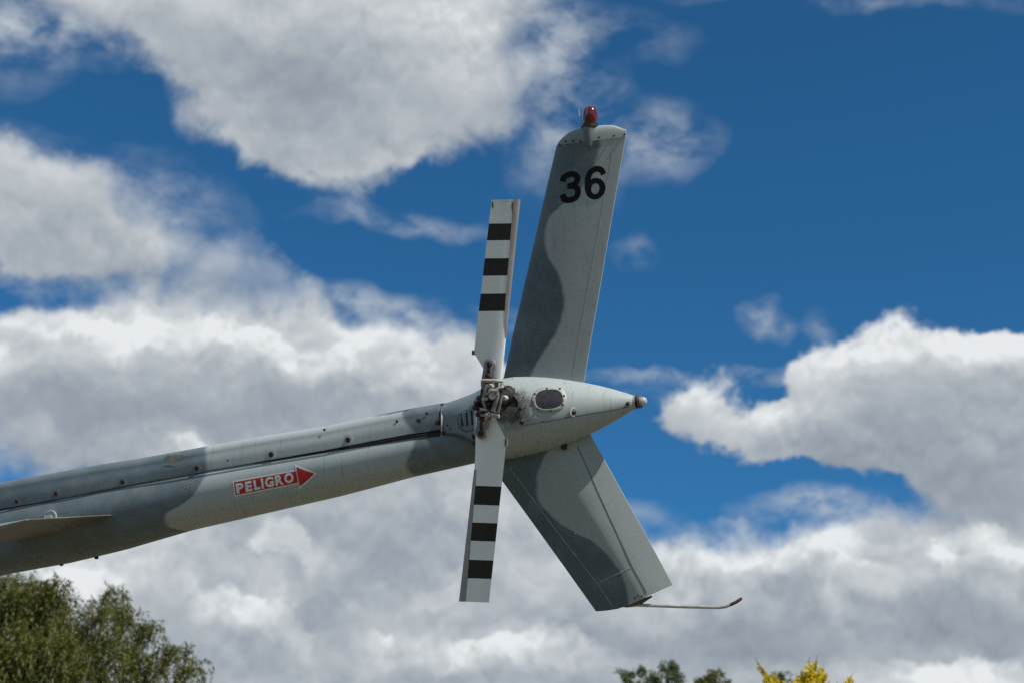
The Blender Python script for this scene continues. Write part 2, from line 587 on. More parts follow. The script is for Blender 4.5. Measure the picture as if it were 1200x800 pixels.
def paint(name, borders=(), slope=0.0, base_dark=False, light=LIGHT_PAINT, dark=DARK_PAINT, streak=.4,
          soft=.014, grime=.5, stain_shade=None):
    """camouflage paint. borders: list of (points in (x, z), 'below'|'above', other limit or None):
       the dark colour lies where x is below / above the traced line"""
    m_, t, bs = mat(name)
    tcn = t.n('ShaderNodeTexCoord')
    ob = tcn.outputs['Object']
    sp = t.n('ShaderNodeSeparateXYZ')
    t.set(sp.inputs[0], ob)
    X, Y, Z = sp.outputs
    Zs = t.m('MULTIPLY_ADD', X, -slope, Z)
    wob = t.m('MULTIPLY', t.m('SUBTRACT', t.noise(ob, 14.0, 3, .5), .5), .02)
    Xw = t.m('ADD', X, wob)
    f = 1.0 if base_dark else 0.0
    for pts, side, limit in borders:
        q = [(z - slope * x, x) for x, z in pts]
        zl, zh = min(a for a, _ in q), max(a for a, _ in q)
        xl, xh = min(b for _, b in q) - .02, max(b for _, b in q) + .02
        u = t.m('DIVIDE', t.m('SUBTRACT', Zs, zl), zh - zl, clamp=True)
        line = curve_node(t, u, [((a - zl) / (zh - zl), b) for a, b in q], xl, xh)
        dlt = t.m('SUBTRACT', Xw, line)
        g = t.ramp(dlt, soft, -soft) if side == 'below' else t.ramp(dlt, -soft, soft)
        if limit is not None:
            g2 = t.ramp(X, limit + soft, limit - soft) if side == 'above' else t.ramp(X, limit - soft, limit + soft)
            g = t.m('MULTIPLY', g, g2)
        f = t.m('MAXIMUM', f, g)
    c = t.mix(f, (*light, 1), (*dark, 1))
    # weathering: chalky mottling, rain streaks running down, small chips
    mot = t.noise(ob, 7.0, 6, .62)
    c = t.mix(t.ramp(mot, .42, .72, 0, .20), c, (.37, .40, .395, 1))
    fine = t.noise(ob, 120.0, 4, .6)
    c = t.v('SCALE', c, scale=t.ramp(fine, .25, .75, .96, 1.03))
    sv = t.v('MULTIPLY', ob, (60.0, 22.0, 4.0))
    st_ = t.noise(sv, 1.0, 4, .6)
    c = t.mix(t.m('MULTIPLY', t.ramp(st_, .55, .78), streak), c, (.12, .105, .08, 1))
    gr = t.noise(ob, 18.0, 8, .7)
    c = t.mix(t.m('MULTIPLY', t.ramp(gr, .60, .74), .22 * grime), c, (.07, .06, .05, 1))
    chips = t.noise(ob, 95.0, 3, .5)
    c = t.mix(t.m('MULTIPLY', t.ramp(chips, .735, .76), .8 * grime), c, (.05, .035, .03, 1))
    if stain_shade:
        dd = t.v('DISTANCE', ob, tuple(stain_shade[0]))
        dd = t.m('ADD', dd, t.m('MULTIPLY', t.m('SUBTRACT', gr, .5), stain_shade[1] * 1.6))
        c = t.mix(t.ramp(dd, stain_shade[1], stain_shade[1] * .35, 0, .88), c, (.030, .027, .022, 1))
    t.set(bs.inputs['Base Color'], c)
    t.set(bs.inputs['Roughness'], t.ramp(mot, .3, .7, .36, .52))
    bs.inputs['Specular IOR Level'].default_value = .45
    bp = t.n('ShaderNodeBump', ins={'Strength': .35, 'Distance': .004})
    dent = t.noise(ob, 5.0, 3, .5)
    t.set(bp.inputs['Height'], t.m('MULTIPLY_ADD', fine, .04, dent))
    t.set(bs.inputs['Normal'], bp)
    return m_


def xz(pts, y):
    return [(L(a, b, y).x, L(a, b, y).z) for a, b in pts]


# ------------------------------------------------------------------ helicopter
heli = bpy.data.objects.new('helicopter', None)
COL.objects.link(heli)
heli.matrix_world = ROOTM
heli.empty_display_size = .3
tag(heli, 'grey camouflaged helicopter tail with striped tail rotor and the number 36 on its fin', 'helicopter')

pa, pb = L(0, 628.5), L(555, 517)
SL = (pb.z - pa.z) / (pb.x - pa.x)          # slope of the boom in its own frame

m_boom = paint('boom_paint', [
    (xz([(236, 515), (244, 535), (246, 553), (236, 575), (216, 592), (202, 600), (199, 610), (206, 620), (224, 626), (230, 632)], -.09), 'below', None),
    (xz([(470, 478), (474, 490), (484, 503), (489, 515), (484, 530), (479, 545), (481, 556), (484, 562)], -.07), 'above', None),
], slope=SL)
m_cowl = paint('cowl_paint', base_dark=True, dark=(.15, .195, .215), streak=.2, grime=1.0)
m_fair = paint('fairing_paint', light=(.365, .41, .405), streak=.5, grime=.9, stain_shade=(L(600, 478, -.16), .105))  # hub grime, also darkened to paint the shade of the opening there
m_fin = paint('fin_paint', [
    (xz([(706, 150), (700, 185), (692, 205), (676, 228), (655, 244), (643, 258), (639, 276), (643, 300),
         (655, 322), (661, 345), (658, 372), (645, 400), (630, 425), (618, 450)], -.015), 'below', None)], streak=.35, soft=.010, grime=.8, light=(.35, .385, .39), dark=(.080, .115, .135))
m_lfin = paint('lower_fin_paint', [
    (xz([(645, 522), (634, 545), (629, 565), (631, 585), (645, 603), (672, 622), (700, 637), (718, 656), (730, 675), (736, 705)], -.02), 'below', None)],
    streak=.1, soft=.010, light=(.31, .345, .34), dark=(.085, .117, .133), grime=.8)
m_stab = paint('stabilizer_paint', base_dark=True, dark=(.12, .115, .10), grime=.6)
m_white = simple('blade_white', (.80, .82, .80), .35, var=.05, scale=9, dirt=((.30, .27, .21), .64))
m_black = simple('blade_black', (.012, .013, .016), .35, var=.3)
m_strip = simple('abrasion_steel', (.33, .31, .30), .55, .35, var=.12, scale=14)
m_steel = simple('weathered_steel', (.30, .29, .28), .45, .75, var=.35, scale=60, dirt=((.12, .05, .03), .56), bump=.4)
m_grip = simple('grip_aluminium', (.23, .235, .24), .5, .4, var=.3, scale=50, dirt=((.14, .08, .06), .6), bump=.3)
m_dull = simple('oily_metal', (.035, .03, .028), .55, .5, var=.6, scale=60, dirt=((.12, .05, .035), .6), bump=.5)
m_link = simple('dirty_link_metal', (.42, .40, .35), .6, .1, var=.35, scale=70, dirt=((.12, .08, .05), .56), bump=.4)
m_rust = simple('rusty_bolt', (.055, .024, .018), .75, .1, var=.6, scale=120, bump=.6)
m_dark = simple('recess_shade', (.012, .012, .013), .8, var=.3)  # black that paints the shade inside the gap and slots
m_seam = simple('seam_shadow', (.07, .078, .08), .7, var=.3)
m_glass = simple('dark_window', (.030, .027, .030), .4, var=.35, scale=25)
m_frame = simple('window_frame_paint', (.36, .38, .33), .5, var=.2, scale=40, dirt=((.16, .12, .08), .62), bump=.3)
m_red = simple('decal_red', (.52, .018, .024), .45, var=.2, scale=14, dirt=((.20, .06, .05), .62))
m_dw = simple('decal_white', (.74, .74, .72), .45, var=.12, scale=30, dirt=((.45, .42, .38), .62))
m_num = simple('number_black', (.005, .006, .008), .7, spec=.2, var=.2)
m_skid = simple('skid_tube_paint', (.50, .48, .46), .4, .2, var=.25, scale=18, dirt=((.16, .06, .05), .60))
m_tip = simple('skid_tip_red', (.15, .09, .08), .6, var=.4, scale=60)
m_lens, t_, b_ = mat('red_beacon_lens')
lw = t_.noise(t_.n('ShaderNodeTexCoord').outputs['Object'], 60, 3)
t_.set(b_.inputs['Base Color'], t_.mix(lw, (.085, .003, .006, 1), (.16, .005, .009, 1)))
b_.inputs['Roughness'].default_value = .18
b_.inputs['Transmission Weight'].default_value = .25
b_.inputs['Coat Weight'].default_value = .4
m_clear, t_, b_ = mat('clear_lens')
lw = t_.noise(t_.n('ShaderNodeTexCoord').outputs['Object'], 90, 3)
t_.set(b_.inputs['Base Color'], t_.mix(lw, (.6, .62, .62, 1), (.85, .87, .88, 1)))
b_.inputs['Roughness'].default_value = .12
b_.inputs['Transmission Weight'].default_value = .5
b_.inputs['Coat Weight'].default_value = .6

# --- tail boom: (x of the photograph, top, bottom) of the tube
TB = [(-60, 594, 691), (0, 583, 674), (75, 566.5, 660.5), (140, 554, 645), (219, 541, 622), (300, 527, 603.5),
      (396, 511, 581.5), (481, 498, 559), (555, 487, 542.5), (590, 482, 536)]
BT = []
for px, a, b in TB:
    A, B = L(px, a), L(px, b)
    th = math.atan(SL)
    BT.append(((A.x + B.x) / 2, (A.z + B.z) / 2, (A.z - B.z) / 2 * math.cos(th)))
# the boom goes on beyond the frame to the cabin
x0, z0, r0 = BT[0]
for k in (1, 2, 3):
    BT.insert(0, (x0 - .62 * k, z0 - .62 * k * SL, r0 + .022 * k))
D_ = Vector((1, 0, SL)).normalized()
U_ = Vector((-SL, 0, 1)).normalized()
YV = Vector((0, 1, 0))


def ring(c, rz, ry, n=48, sq=2.0):
    out = []
    for k in range(n):
        t = 2 * math.pi * k / n
        cc, ss = math.cos(t), math.sin(t)
        a = math.copysign(abs(cc) ** (2 / sq), cc) * rz
        b = math.copysign(abs(ss) ** (2 / sq), ss) * ry
        out.append(c + U_ * a + YV * b)
    return out


def tab_interp(tab, x):
    return lerp_tab(tab, x)


mb = MB()
xs = np.linspace(BT[0][0], BT[-1][0], 90)
mb.loft([ring(Vector((x, 0, tab_interp(BT, x)[0])), tab_interp(BT, x)[1], tab_interp(BT, x)[1]) for x in xs])
boom = mb.build('tail_boom', m_boom, heli)


def boom_y(x, z, off=0.0):
    zc, r_ = tab_interp(BT, x)
    d = (z - zc) * math.cos(math.atan(SL))
    return -math.sqrt(max((r_ + off) ** 2 - d * d, 1e-5))


def dome(mb_, p, nrm, r_, h=None, n=10, mi=0, mis=None):
    h = h or r_ * .6
    mb_.lathe(Vector(p) - Vector(nrm) * .002, nrm, [(r_, 0), (r_, .002 + h * .4), (r_ * .72, .002 + h * .85), (r_ * .2, .002 + h)], n, mi)


def boom_n(x, z):
    zc, r_ = tab_interp(BT, x)
    return (U_ * ((z - zc) * .97) + Vector((0, boom_y(x, z), 0))).normalized()


def on_boom(px, py):
    y = -.1
    for _ in range(6):
        p = L(px, py, y)
        y = boom_y(p.x, p.z)
    return L(px, py, y)


# rivets: small heads in rows, and patches of them
rv = MB()


def rivet_line(pts, step, fn, nfn, r_=.0022, mb_=None):
    mb_ = mb_ or rv
    for (a, b) in zip(pts, pts[1:]):
        n = max(1, int(math.hypot(b[0] - a[0], b[1] - a[1]) / step))
        for k in range(n):
            t = k / n
            p = fn(a[0] + (b[0] - a[0]) * t, a[1] + (b[1] - a[1]) * t)
            nn = nfn(p.x, p.z)
            mb_.lathe(p - nn * .001, nn, [(r_, 0), (r_ * .9, .0018), (r_ * .3, .0026)], 6)


rivet_line([(10, 652), (140, 625), (261, 596), (475, 548), (540, 533)], 5.2, on_boom, boom_n)
rivet_line([(40, 606), (84, 598)], 4, on_boom, boom_n)
rivet_line([(40, 611), (84, 603)], 4, on_boom, boom_n)
rivet_line([(214, 569), (212, 582)], 3.5, on_boom, boom_n)
rivet_line([(219, 567), (217, 582)], 3.5, on_boom, boom_n)
rivet_line([(224, 566), (222, 580)], 3.5, on_boom, boom_n)
rivet_line([(386, 531), (400, 527)], 4, on_boom, boom_n)
m_rivet = simple('rivet_heads', (.13, .14, .14), .5, .2, var=.3)
ro = rv.build('rivets', m_rivet, boom, smooth=True)
tag(ro, kind='stuff')
for px, py in ((72, 661), (113, 653)):        # small drains on the belly
    sm = MB()
    p = L(px, py)
    sm.lathe(p + Vector((0, 0, .012)), (0, 0, -1), [(.010, 0), (.010, .015), (.005, .018)], 10)
    sm.build('drain_fitting', m_dull, boom)
nb = MB()
p = on_boom(59, 606)
nn = boom_n(p.x, p.z)
nb.lathe(p, nn, [(.034, -.002), (.034, .003), (.029, .004), (.029, .0015), (.011, .0015), (.011, .006), (.003, .007)], 24)
nb.build('round_access_plate', m_fair, boom)

# --- drive shaft cover on top of the boom, (x, top, seam)
CV = [(-60, 575, 607), (0, 563.5, 596), (75, 550.5, 582), (125, 541.5, 572), (162, 536, 565), (234, 523, 552), (300, 511, 541),
      (382, 498, 527), (440, 486, 516), (481, 478, 508.5), (517, 472, 503)]
YC = -.085


def cover_tab(rows, y):
    out = []
    for px, a, b in rows:
        A, B = L(px, a, 0), L(px, b, y)
        out.append((B.x, A.z, B.z))
    return out


CT = cover_tab(CV, YC)
x0, a0, b0 = CT[0]
for k in (1, 2, 3):
    CT.insert(0, (x0 - .55 * k, a0 - .55 * k * SL, b0 - .55 * k * SL))


def cover_ring(x, tab, w0=None, n_round=7):
    top, seam = lerp_tab(tab, x)
    zc, r_ = tab_interp(BT, x)
    d = max(min((seam - zc) * .97, r_ * .93), -r_ * .5)
    w = w0 if w0 else math.sqrt(r_ * r_ - d * d) + .007
    hgt = top - seam
    pts = []
    for k in range(n_round + 1):                # near side up to the crown
        t = k / n_round * math.pi / 2
        pts.append((-(w * .90 - .042) - .042 * math.cos(t), seam + hgt - .042 + .042 * math.sin(t)))
    side = [(-w, seam), (-w * .985, seam + hgt * .25), (-w * .95, seam + hgt * .5)]
    crown = [(0, seam + hgt)]
    prof = side + pts + [(-a * .55, b) for a, b in ()] + [(p0, z0 + .0) for p0, z0 in crown]
    prof = prof + [(-a, b) for a, b in reversed(prof[:-1])]
    return [Vector((x - SL * (z - seam) * .9, y, z)) for y, z in prof]


mb = MB()
for x in np.linspace(CT[0][0], CT[-1][0], 80):
    pass
mb.loft([cover_ring(x, CT) for x in np.linspace(CT[0][0], CT[-1][0], 80)])
cover = mb.build('drive_shaft_cover', m_boom, heli, sharp=R(50))


def cover_pt(px, py):
    y = YC
    for _ in range(4):
        p = L(px, py, y)
        top, seam = lerp_tab(CT, p.x)
        zc, r_ = tab_interp(BT, p.x)
        d = max(min((seam - zc) * .97, r_ * .93), -r_ * .5)
        w = math.sqrt(r_ * r_ - d * d) + .007
        f = (p.z - seam) / (top - seam)
        y = -w * (1 - .10 * max(0, min(1, f)))
    return L(px, py, y)


side_n = Vector((0, -1, .12)).normalized()
for px, py, r_ in ((66, 578, .011), (144, 564, .011), (231, 548, .011), (318, 532, .012), (408, 515, .012), (20, 587, .010)):
    q = MB()
    p = cover_pt(px, py)
    q.lathe(p - side_n * .003, side_n, [(r_ * 1.9, 0), (r_ * 1.9, .0045), (r_, .005)], 18, 0)
    q.lathe(p - side_n * .003, side_n, [(r_, 0), (r_, .0075), (r_ * .6, .009), (r_ * .5, .006)], 12, 1)
    q.build('cover_fastener', [m_boom, m_rust], cover)
for px, py in ((267, 539), (465, 493), (380, 503), (500, 484)):
    q = MB()
    p = cover_pt(px, py)
    dome(q, p, side_n, .0055, .0015)
    q.build('cover_screw', m_dull, cover)
# peeled repair patch on the cover
q = MB()
p = cover_pt(203, 537)
ex, ez = D_, U_
n = 20
rim = []
for k in range(n):
    t = 2 * math.pi * k / n
    rr = 1 + .22 * math.sin(3 * t + 1) + .12 * math.sin(7 * t)
    rim.append(p + ex * .045 * rr * math.cos(t) + ez * .018 * rr * math.sin(t) + side_n * .0035)
q.add(rim + [p + side_n * .0045], [(k, (k + 1) % n, n) for k in range(n)])
q.build('repair_patch', simple('patch_filler', (.36, .37, .31), .7, var=.35, scale=60, bump=.6), cover)
q = MB()
p = cover_pt(491, 493)
q.add([p + side_n * .004 + D_ * a + U_ * b for a, b in ((-.014, .002), (-.002, .012), (.014, .003), (.003, -.011))], [(0, 1, 2, 3)])
q.build('dark_sticker', m_seam, cover)

# black sheet painting shade in the cover gap, widening rearward, with a shadow-toned strip
gp = MB()
rows = []
for px, a, b in ((300, 541.2, 542.6), (340, 534, 536.2), (400, 523.5, 526.5), (440, 516.5, 520.5), (480, 509, 514.5), (515, 503, 510.5)):
    A = L(px, a, -.10)
    B = L(px, b, -.10)
    A.y = boom_y(A.x, A.z) - .004
    B.y = boom_y(B.x, B.z) - .0025
    rows.append((A, B))
v = [p for r_ in rows for p in r_]
gp.add(v, [(2 * i, 2 * i + 1, 2 * i + 3, 2 * i + 2) for i in range(len(rows) - 1)])
gp.build('cover_gap_shade', m_dark, cover, smooth=False)
lip = MB()
lip.tube([cover_pt(px, py) + Vector((0, -.004, 0)) for px, py in ((-50, 604), (75, 582.5), (162, 565.5), (300, 541.2), (382, 526.8), (440, 515.6), (481, 508), (516, 502.6))], .0024, 6)
lip.build('seam_strip', m_seam, cover)

# --- gearbox cowl between the cover and the tail fairing
CW = [(518.5, 472, 506), (530, 468.5, 508), (542, 464.5, 510), (555, 460, 516), (568, 454, 524), (584, 447, 530)]
WT = []
for (px, a, b), w in zip(CW, (.092, .105, .118, .130, .145, .158)):
    A, B = L(px, a), L(px, b, -.1)
    WT.append((L(px, b, -.1).x, A.z, B.z, w))


def cowl_half(x):
    return lerp_tab(WT, x)


mb = MB()
rings = []
for x in np.linspace(WT[0][0], WT[-1][0], 22):
    top, seam, w = cowl_half(x)
    f = (x - WT[0][0]) / (WT[-1][0] - WT[0][0])
    hgt = top - seam
    prof = []
    for k in range(13):
        t = k / 12 * math.pi / 2
        e = 2.0 / (3.2 - 1.0 * f)
        prof.append((-w * math.cos(t) ** e if k < 12 else 0.0, seam + hgt * math.sin(t) ** e))
    prof += [(-a, b) for a, b in reversed(prof[:-1])]
    rings.append([Vector((x - SL * .7 * (z - seam), y, z)) for y, z in prof])
mb.loft(rings)
cowl = mb.build('gearbox_cowl', m_cowl, heli, sharp=R(50))


def cowl_pt(px, py):
    y = -.12
    for _ in range(6):
        p = L(px, py, y)
        top, seam, w = cowl_half(p.x + SL * .7 * .05)
        f = max(0, min(1, (p.z - seam) / (top - seam)))
        e = 3.2 - .5
        y = -w * (1 - f ** e) ** (1 / e)
    return L(px, py, y)


# hinge strip at the joint, with its clip
q = MB()
q.tube([cowl_pt(518, y) + Vector((0, -.004, 0)) for y in (473.5, 480, 490, 500, 505)], .0042, 8)
q.build('joint_strip', simple('bare_joint_strip', (.46, .44, .36), .5, .3, var=.3, scale=60, dirt=((.16, .08, .04), .55)), cowl)
q = MB()
q.tube([cowl_pt(a, b) + Vector((0, -.003, 0)) for a, b in ((518, 507.5), (530, 507.5), (541, 510), (550, 515), (557, 518))], .003, 6)
q.build('seam_strip', m_seam, cowl)
for a, b, rr in ((513.5, 494.5, .0115), (520.5, 507, .008), (556, 511, .012), (555, 519, .007)):
    q = MB()
    dome(q, (cover_pt if a < 517 else cowl_pt)(a, b), side_n, rr, .010)
    q.build('latch_bolt', m_rust, cowl)
q = MB()
for a, b in ((523, 478), (525, 474), (533, 470.5), (520, 483), (548, 466), (549, 471), (551, 476), (552, 482), (524, 498), (527, 502)):
    dome(q, cowl_pt(a, b), side_n, .0035, .004, 6)
ro = q.build('rivets', m_dull, cowl)
tag(ro, kind='stuff')
# louvres: three black bars painting the slots' shade, raised lips, in a round plate
q = MB()
c = cowl_pt(547.5, 493)
loop = []
for k in range(25):
    t = 2 * math.pi * k / 24
    loop.append(cowl_pt(547.5 + 11.5 * math.cos(t) * .95, 492.5 + 12.5 * math.sin(t)) + Vector((0, -.001, 0)))
q.tube(loop, .0018, 5)
plate = q.build('louvre_plate', m_seam, cowl)
for k, px in enumerate((541.2, 547.2, 553.2)):
    q = MB()
    top, bot = cowl_pt(px - .3, 482 - k), cowl_pt(px + .8, 499 - k * .7)
    off = Vector((0, -.0005, 0))
    q.tube([top + off, top.lerp(bot, .1) + off, top.lerp(bot, .9) + off, bot + off], [.002, .0050, .0050, .002], 8, 0)
    q.tube([p + D_ * -.0062 - Vector((0, .0015, 0)) for p in (top, bot)], .0022, 6, 1)
    q.build('louvre', [m_dark, m_cowl], cowl, smooth=False)

# --- tail fairing behind the rotor
FA = [(563, 456, 541), (568, 452, 541), (575, 448, 540), (588, 443, 538.5), (604, 440.5, 536.5), (622, 440.3, 533), (640, 441.3, 528.5), (660, 443.7, 522.5),
      (680, 447, 514.5), (700, 451, 504.5), (720, 456, 493.3), (735, 460.5, 484.3), (743, 463.3, 479)]
FTAB = []
for k, (px, a, b) in enumerate(FA):
    A, B = L(px, a), L(px, b)
    FTAB.append(((A.x + B.x) / 2, (A.z + B.z) / 2, (A.z - B.z) / 2))
FT = FTAB[2:]
mb = MB()
rings = []
fx0 = FT[0][0]
for x in [fx0 - .028, fx0 - .024, fx0 - .015] + list(np.linspace(FT[0][0], FT[-1][0], 44)):
    zc, r_ = lerp_tab(FT, max(x, fx0))
    if x < fx0:
        r_ *= {0: .80, 1: .90, 2: .965}[[fx0 - .028, fx0 - .024, fx0 - .015].index(x)]
    rings.append([Vector((x, r_ * math.sin(t), zc + r_ * math.cos(t))) for t in [2 * math.pi * k / 56 for k in range(56)]])
mb.loft(rings)
fair = mb.build('tail_fairing', m_fair, heli, sharp=R(50))


def fair_y(x, z, off=0.0):
    zc, r_ = lerp_tab(FT, x)
    return -math.sqrt(max((r_ + off) ** 2 - (z - zc) ** 2, 1e-5))


def on_fair(px, py, off=0.0):
    y = -.12
    for _ in range(10):
        p = L(px, py, y)
        y = .5 * y + .5 * fair_y(p.x, p.z, off)
    return L(px, py, y)


def fair_n(x, z):
    zc, r_ = lerp_tab(FT, x)
    return Vector((.12, fair_y(x, z), z - zc)).normalized()


q = MB()
q.tube([on_fair(a, b, .0008) for a, b in ((614, 497.5), (630, 495), (652, 491), (674, 487), (705, 482), (736, 476.3))], .0022, 6)
q.build('seam_strip', m_seam, fair)
q = MB()
q.tube([on_fair(a, b, .0005) for a, b in ((601, 443), (603, 455), (606, 470), (610, 485), (612, 497))], .0016, 6)
q.build('front_seam', m_seam, fair)
q = MB()
q.tube([on_fair(a, b, .0005) for a, b in ((612, 499), (613, 510), (613, 522), (610, 531))], .0014, 6)
q.build('lower_seam', m_frame, fair)
# window: frame ring, dark pane, screws
ca, sa = math.cos(R(-6)), math.sin(R(-6))


def rrect(cx, cy, hw, hh, e=2.6, n=40):
    out = []
    for k in range(n):
        t = 2 * math.pi * k / n
        c, s = math.cos(t), math.sin(t)
        a = math.copysign(abs(c) ** (2 / e), c) * hw
        b = math.copysign(abs(s) ** (2 / e), s) * hh
        out.append((cx + a * ca - b * sa, cy + a * sa + b * ca))
    return out


q = MB()
o0 = [on_fair(a, b, .0003) for a, b in rrect(643.5, 467.4, 20.6, 15.4, 2.5)]
o1 = [on_fair(a, b, .0035) for a, b in rrect(643.5, 467.4, 19.8, 14.7, 2.5)]
i1 = [on_fair(a, b, .0040) for a, b in rrect(643.2, 467.4, 16.4, 11.6, 2.6)]
i0 = [on_fair(a, b, .0010) for a, b in rrect(643.2, 467.4, 15.9, 11.2, 2.6)]
q.loft([o0, o1, i1, i0], True, False)
wf = q.build('window_frame', m_frame, heli, sharp=R(60))
q = MB()
rings = [[on_fair(a, b, .0022) for a, b in rrect(643.2, 467.4, 16.0 * f, 11.3 * f, 2.6)] for f in (1.0, .7, .4, .12)]
q.loft(rings, True, False)
b0_ = len(q.v) - 40
q.add([on_fair(643.2, 467.4, .0022)] + rings[-1], [(0, 1 + k, 1 + (k + 1) % 40) for k in range(40)])
q.build('window_pane', m_glass, wf)
for a, b in ((641, 454.6), (656.3, 455), (661.3, 463.2), (659.5, 473.6), (645.5, 480.6), (630.5, 478.6), (625, 470.6), (627, 461)):
    q = MB()
    p = on_fair(a, b, .004)
    dome(q, p, fair_n(p.x, p.z), .0046, .003, 8)
    q.build('screw', m_rust, wf)
for a, b, rr, plt in ((672.5, 482.5, .0105, 1), (735.5, 472.5, .009, 0), (611.5, 494, .010, 0), (610, 478, .006, 0), (606.5, 487, .006, 0)):
    q = MB()
    p = on_fair(a, b, 0)
    nn = fair_n(p.x, p.z)
    if plt:
        q.lathe(p - nn * .002, nn, [(.020, 0), (.020, .004), (.016, .005), (.015, .003)], 18, 1)
    dome(q, p, nn, rr, .007)
    q.build('fairing_bolt', [m_dull, m_fair], fair)
q = MB()
rr_ = random.Random(4)
for k in range(34):
    t = k / 34
    a, b = 604 + rr_.uniform(-7, 12), 455 + t * 40
    p = on_fair(a + t * 3, b, 0)
    nn = fair_n(p.x, p.z)
    s_ = rr_.uniform(.0010, .0030)
    q.lathe(p - nn * .001, nn, [(s_, 0), (s_ * .9, .0018), (s_ * .3, .0026)], 6)
tag(q.build('rivets', m_dull, fair), kind='stuff')

# tail lamp at the end of the fairing
e0 = Vector((FT[-1][0], 0, FT[-1][1]))
eax = Vector((1, 0, (FT[-1][1] - FT[-3][1]) / (FT[-1][0] - FT[-3][0]))).normalized()
rE = FT[-1][2]
lamp = MB()
lamp.lathe(e0 - eax * .004, eax, [(rE * 1.0, 0), (rE * 1.03, .005), (rE * 1.03, .013), (rE * .86, .016), (rE * .86, .020), (rE * .98, .022), (rE * .98, .032), (rE * .8, .037)], 28,
           mis=[0, 0, 1, 1, 1, 2, 2])
lamp_o = lamp.build('tail_lamp', [m_fair, m_dull, simple('brown_gasket', (.10, .075, .06), .6, var=.4, scale=80)], heli)
q = MB()
q.lathe(e0 + eax * .033, eax, [(rE * .66, 0), (rE * .65, .008), (rE * .54, .015), (rE * .34, .020), (rE * .10, .022)], 24)
q.build('lens', m_clear, lamp_o)

# --- fins (the chord runs along X, thickness along Y)
def fin_sec(le, te, prof):
    """prof: (fraction of chord, half thickness near, half thickness far)"""
    le, te = Vector(le), Vector(te)
    near = [le.lerp(te, f) + Vector((0, -a, 0)) for f, a, b in prof]
    farr = [le.lerp(te, f) + Vector((0, b, 0)) for f, a, b in reversed(prof)]
    return near + farr


PU = [(0, .001, .001), (.012, .006, .006), (.04, .0115, .0115), (.10, .0175, .0175), (.2, .0225, .0225), (.3, .024, .024), (.45, .0228, .0228), (.6, .019, .019),
      (.75, .0138, .0138), (.88, .0085, .0085), (.985, .0045, .0045), (1.0, .0035, .0035)]
leU = [(590.5, 441), (601, 392), (613.5, 338), (627, 280), (640, 223), (652.2, 171.5)]
teU = [(683.5, 452), (692.5, 398), (702, 344), (712, 285), (722.5, 223), (733.5, 160)]
secs = []
NS = 30
LEt = [(L(a, b).z, L(a, b).x) for a, b in leU]
TEt = [(L(a, b).z, L(a, b).x) for a, b in teU]


def fin_lt(k):
    t = k
    i = min(int(t * 5), 4)
    f = t * 5 - i
    a = Vector(L(*leU[i])).lerp(L(*leU[i + 1]), f)
    b = Vector(L(*teU[i])).lerp(L(*teU[i + 1]), f)
    return a, b


mb = MB()
for k in range(NS + 1):
    t = -.10 + 1.10 * k / NS
    a, b = fin_lt(max(t, 0))
    if t < 0:
        a0_, b0_ = fin_lt(0)
        a1_, b1_ = fin_lt(.1)
        a = a0_ + (a1_ - a0_) * (t / .1)
        b = b0_ + (b1_ - b0_) * (t / .1)
    secs.append(fin_sec(a, b, PU))
mb.loft(secs)
ufin = mb.build('vertical_fin', m_fin, heli, sharp=R(60))


def ufin_y(x, z, off=0.0):
    # position of a point on the near side of the upper fin
    best = None
    lo, hi = 0.0, 1.0
    for _ in range(24):
        mid = (lo + hi) / 2
        a, b = fin_lt(mid)
        f = (x - a.x) / (b.x - a.x)
        zz = a.z + (b.z - a.z) * f
        if zz < z:
            lo = mid
        else:
            hi = mid
    fr = max(0, min(1, f))
    for p, q_ in zip(PU, PU[1:]):
        if p[0] <= fr <= q_[0]:
            return -(p[1] + (q_[1] - p[1]) * (fr - p[0]) / (q_[0] - p[0])) - off
    return -.005 - off


for ta, tb_ in (((.30, .30)), ((.86, .86))):
    q = MB()
    pts = []
    for k in range(26):
        a, b = fin_lt(.04 + .94 * k / 25)
        p = a.lerp(b, ta)
        p.y = -lerp_tab([(f_, n_) for f_, n_, _ in PU], ta)[0] + .0002
        pts.append(p)
    q.tube(pts, .0010, 5)
    q.build('skin_joint', m_fin, ufin)
q = MB()
for ta in (.30, .86):
    for k in range(60):
        a, b = fin_lt(.06 + .93 * k / 60)
        p = a.lerp(b, ta)
        p.y = -lerp_tab([(f_, n_) for f_, n_, _ in PU], ta)[0]
        q.lathe(p + Vector((0, .001, 0)), (0, -1, 0), [(.0019, 0), (.0017, .0014), (.0006, .002)], 5)
tag(q.build('rivets', m_fin, ufin), kind='stuff')
# rounded tip cap
capline = [(652.2, 171.5), (653.8, 166.5), (658, 160.5), (664, 155.5), (672, 152.3), (681, 150.3), (691, 149), (700, 147.6), (709, 146.7), (718, 147.2), (725, 149.5), (730, 151.4), (735.3, 152.3)]
NB_ = 22
a_, b_e = fin_lt(1.0)


def cap_top(f):
    pts = [L(*c) for c in capline]
    x = a_.x + (b_e.x - a_.x) * f
    pts2 = [(p.x, p.z) for p in pts]
    pts2[0] = (a_.x, pts2[0][1])
    if x >= pts2[-1][0]:
        return pts2[-1][1]
    return lerp_tab([(p[0], p[1]) for p in pts2], x)[0]


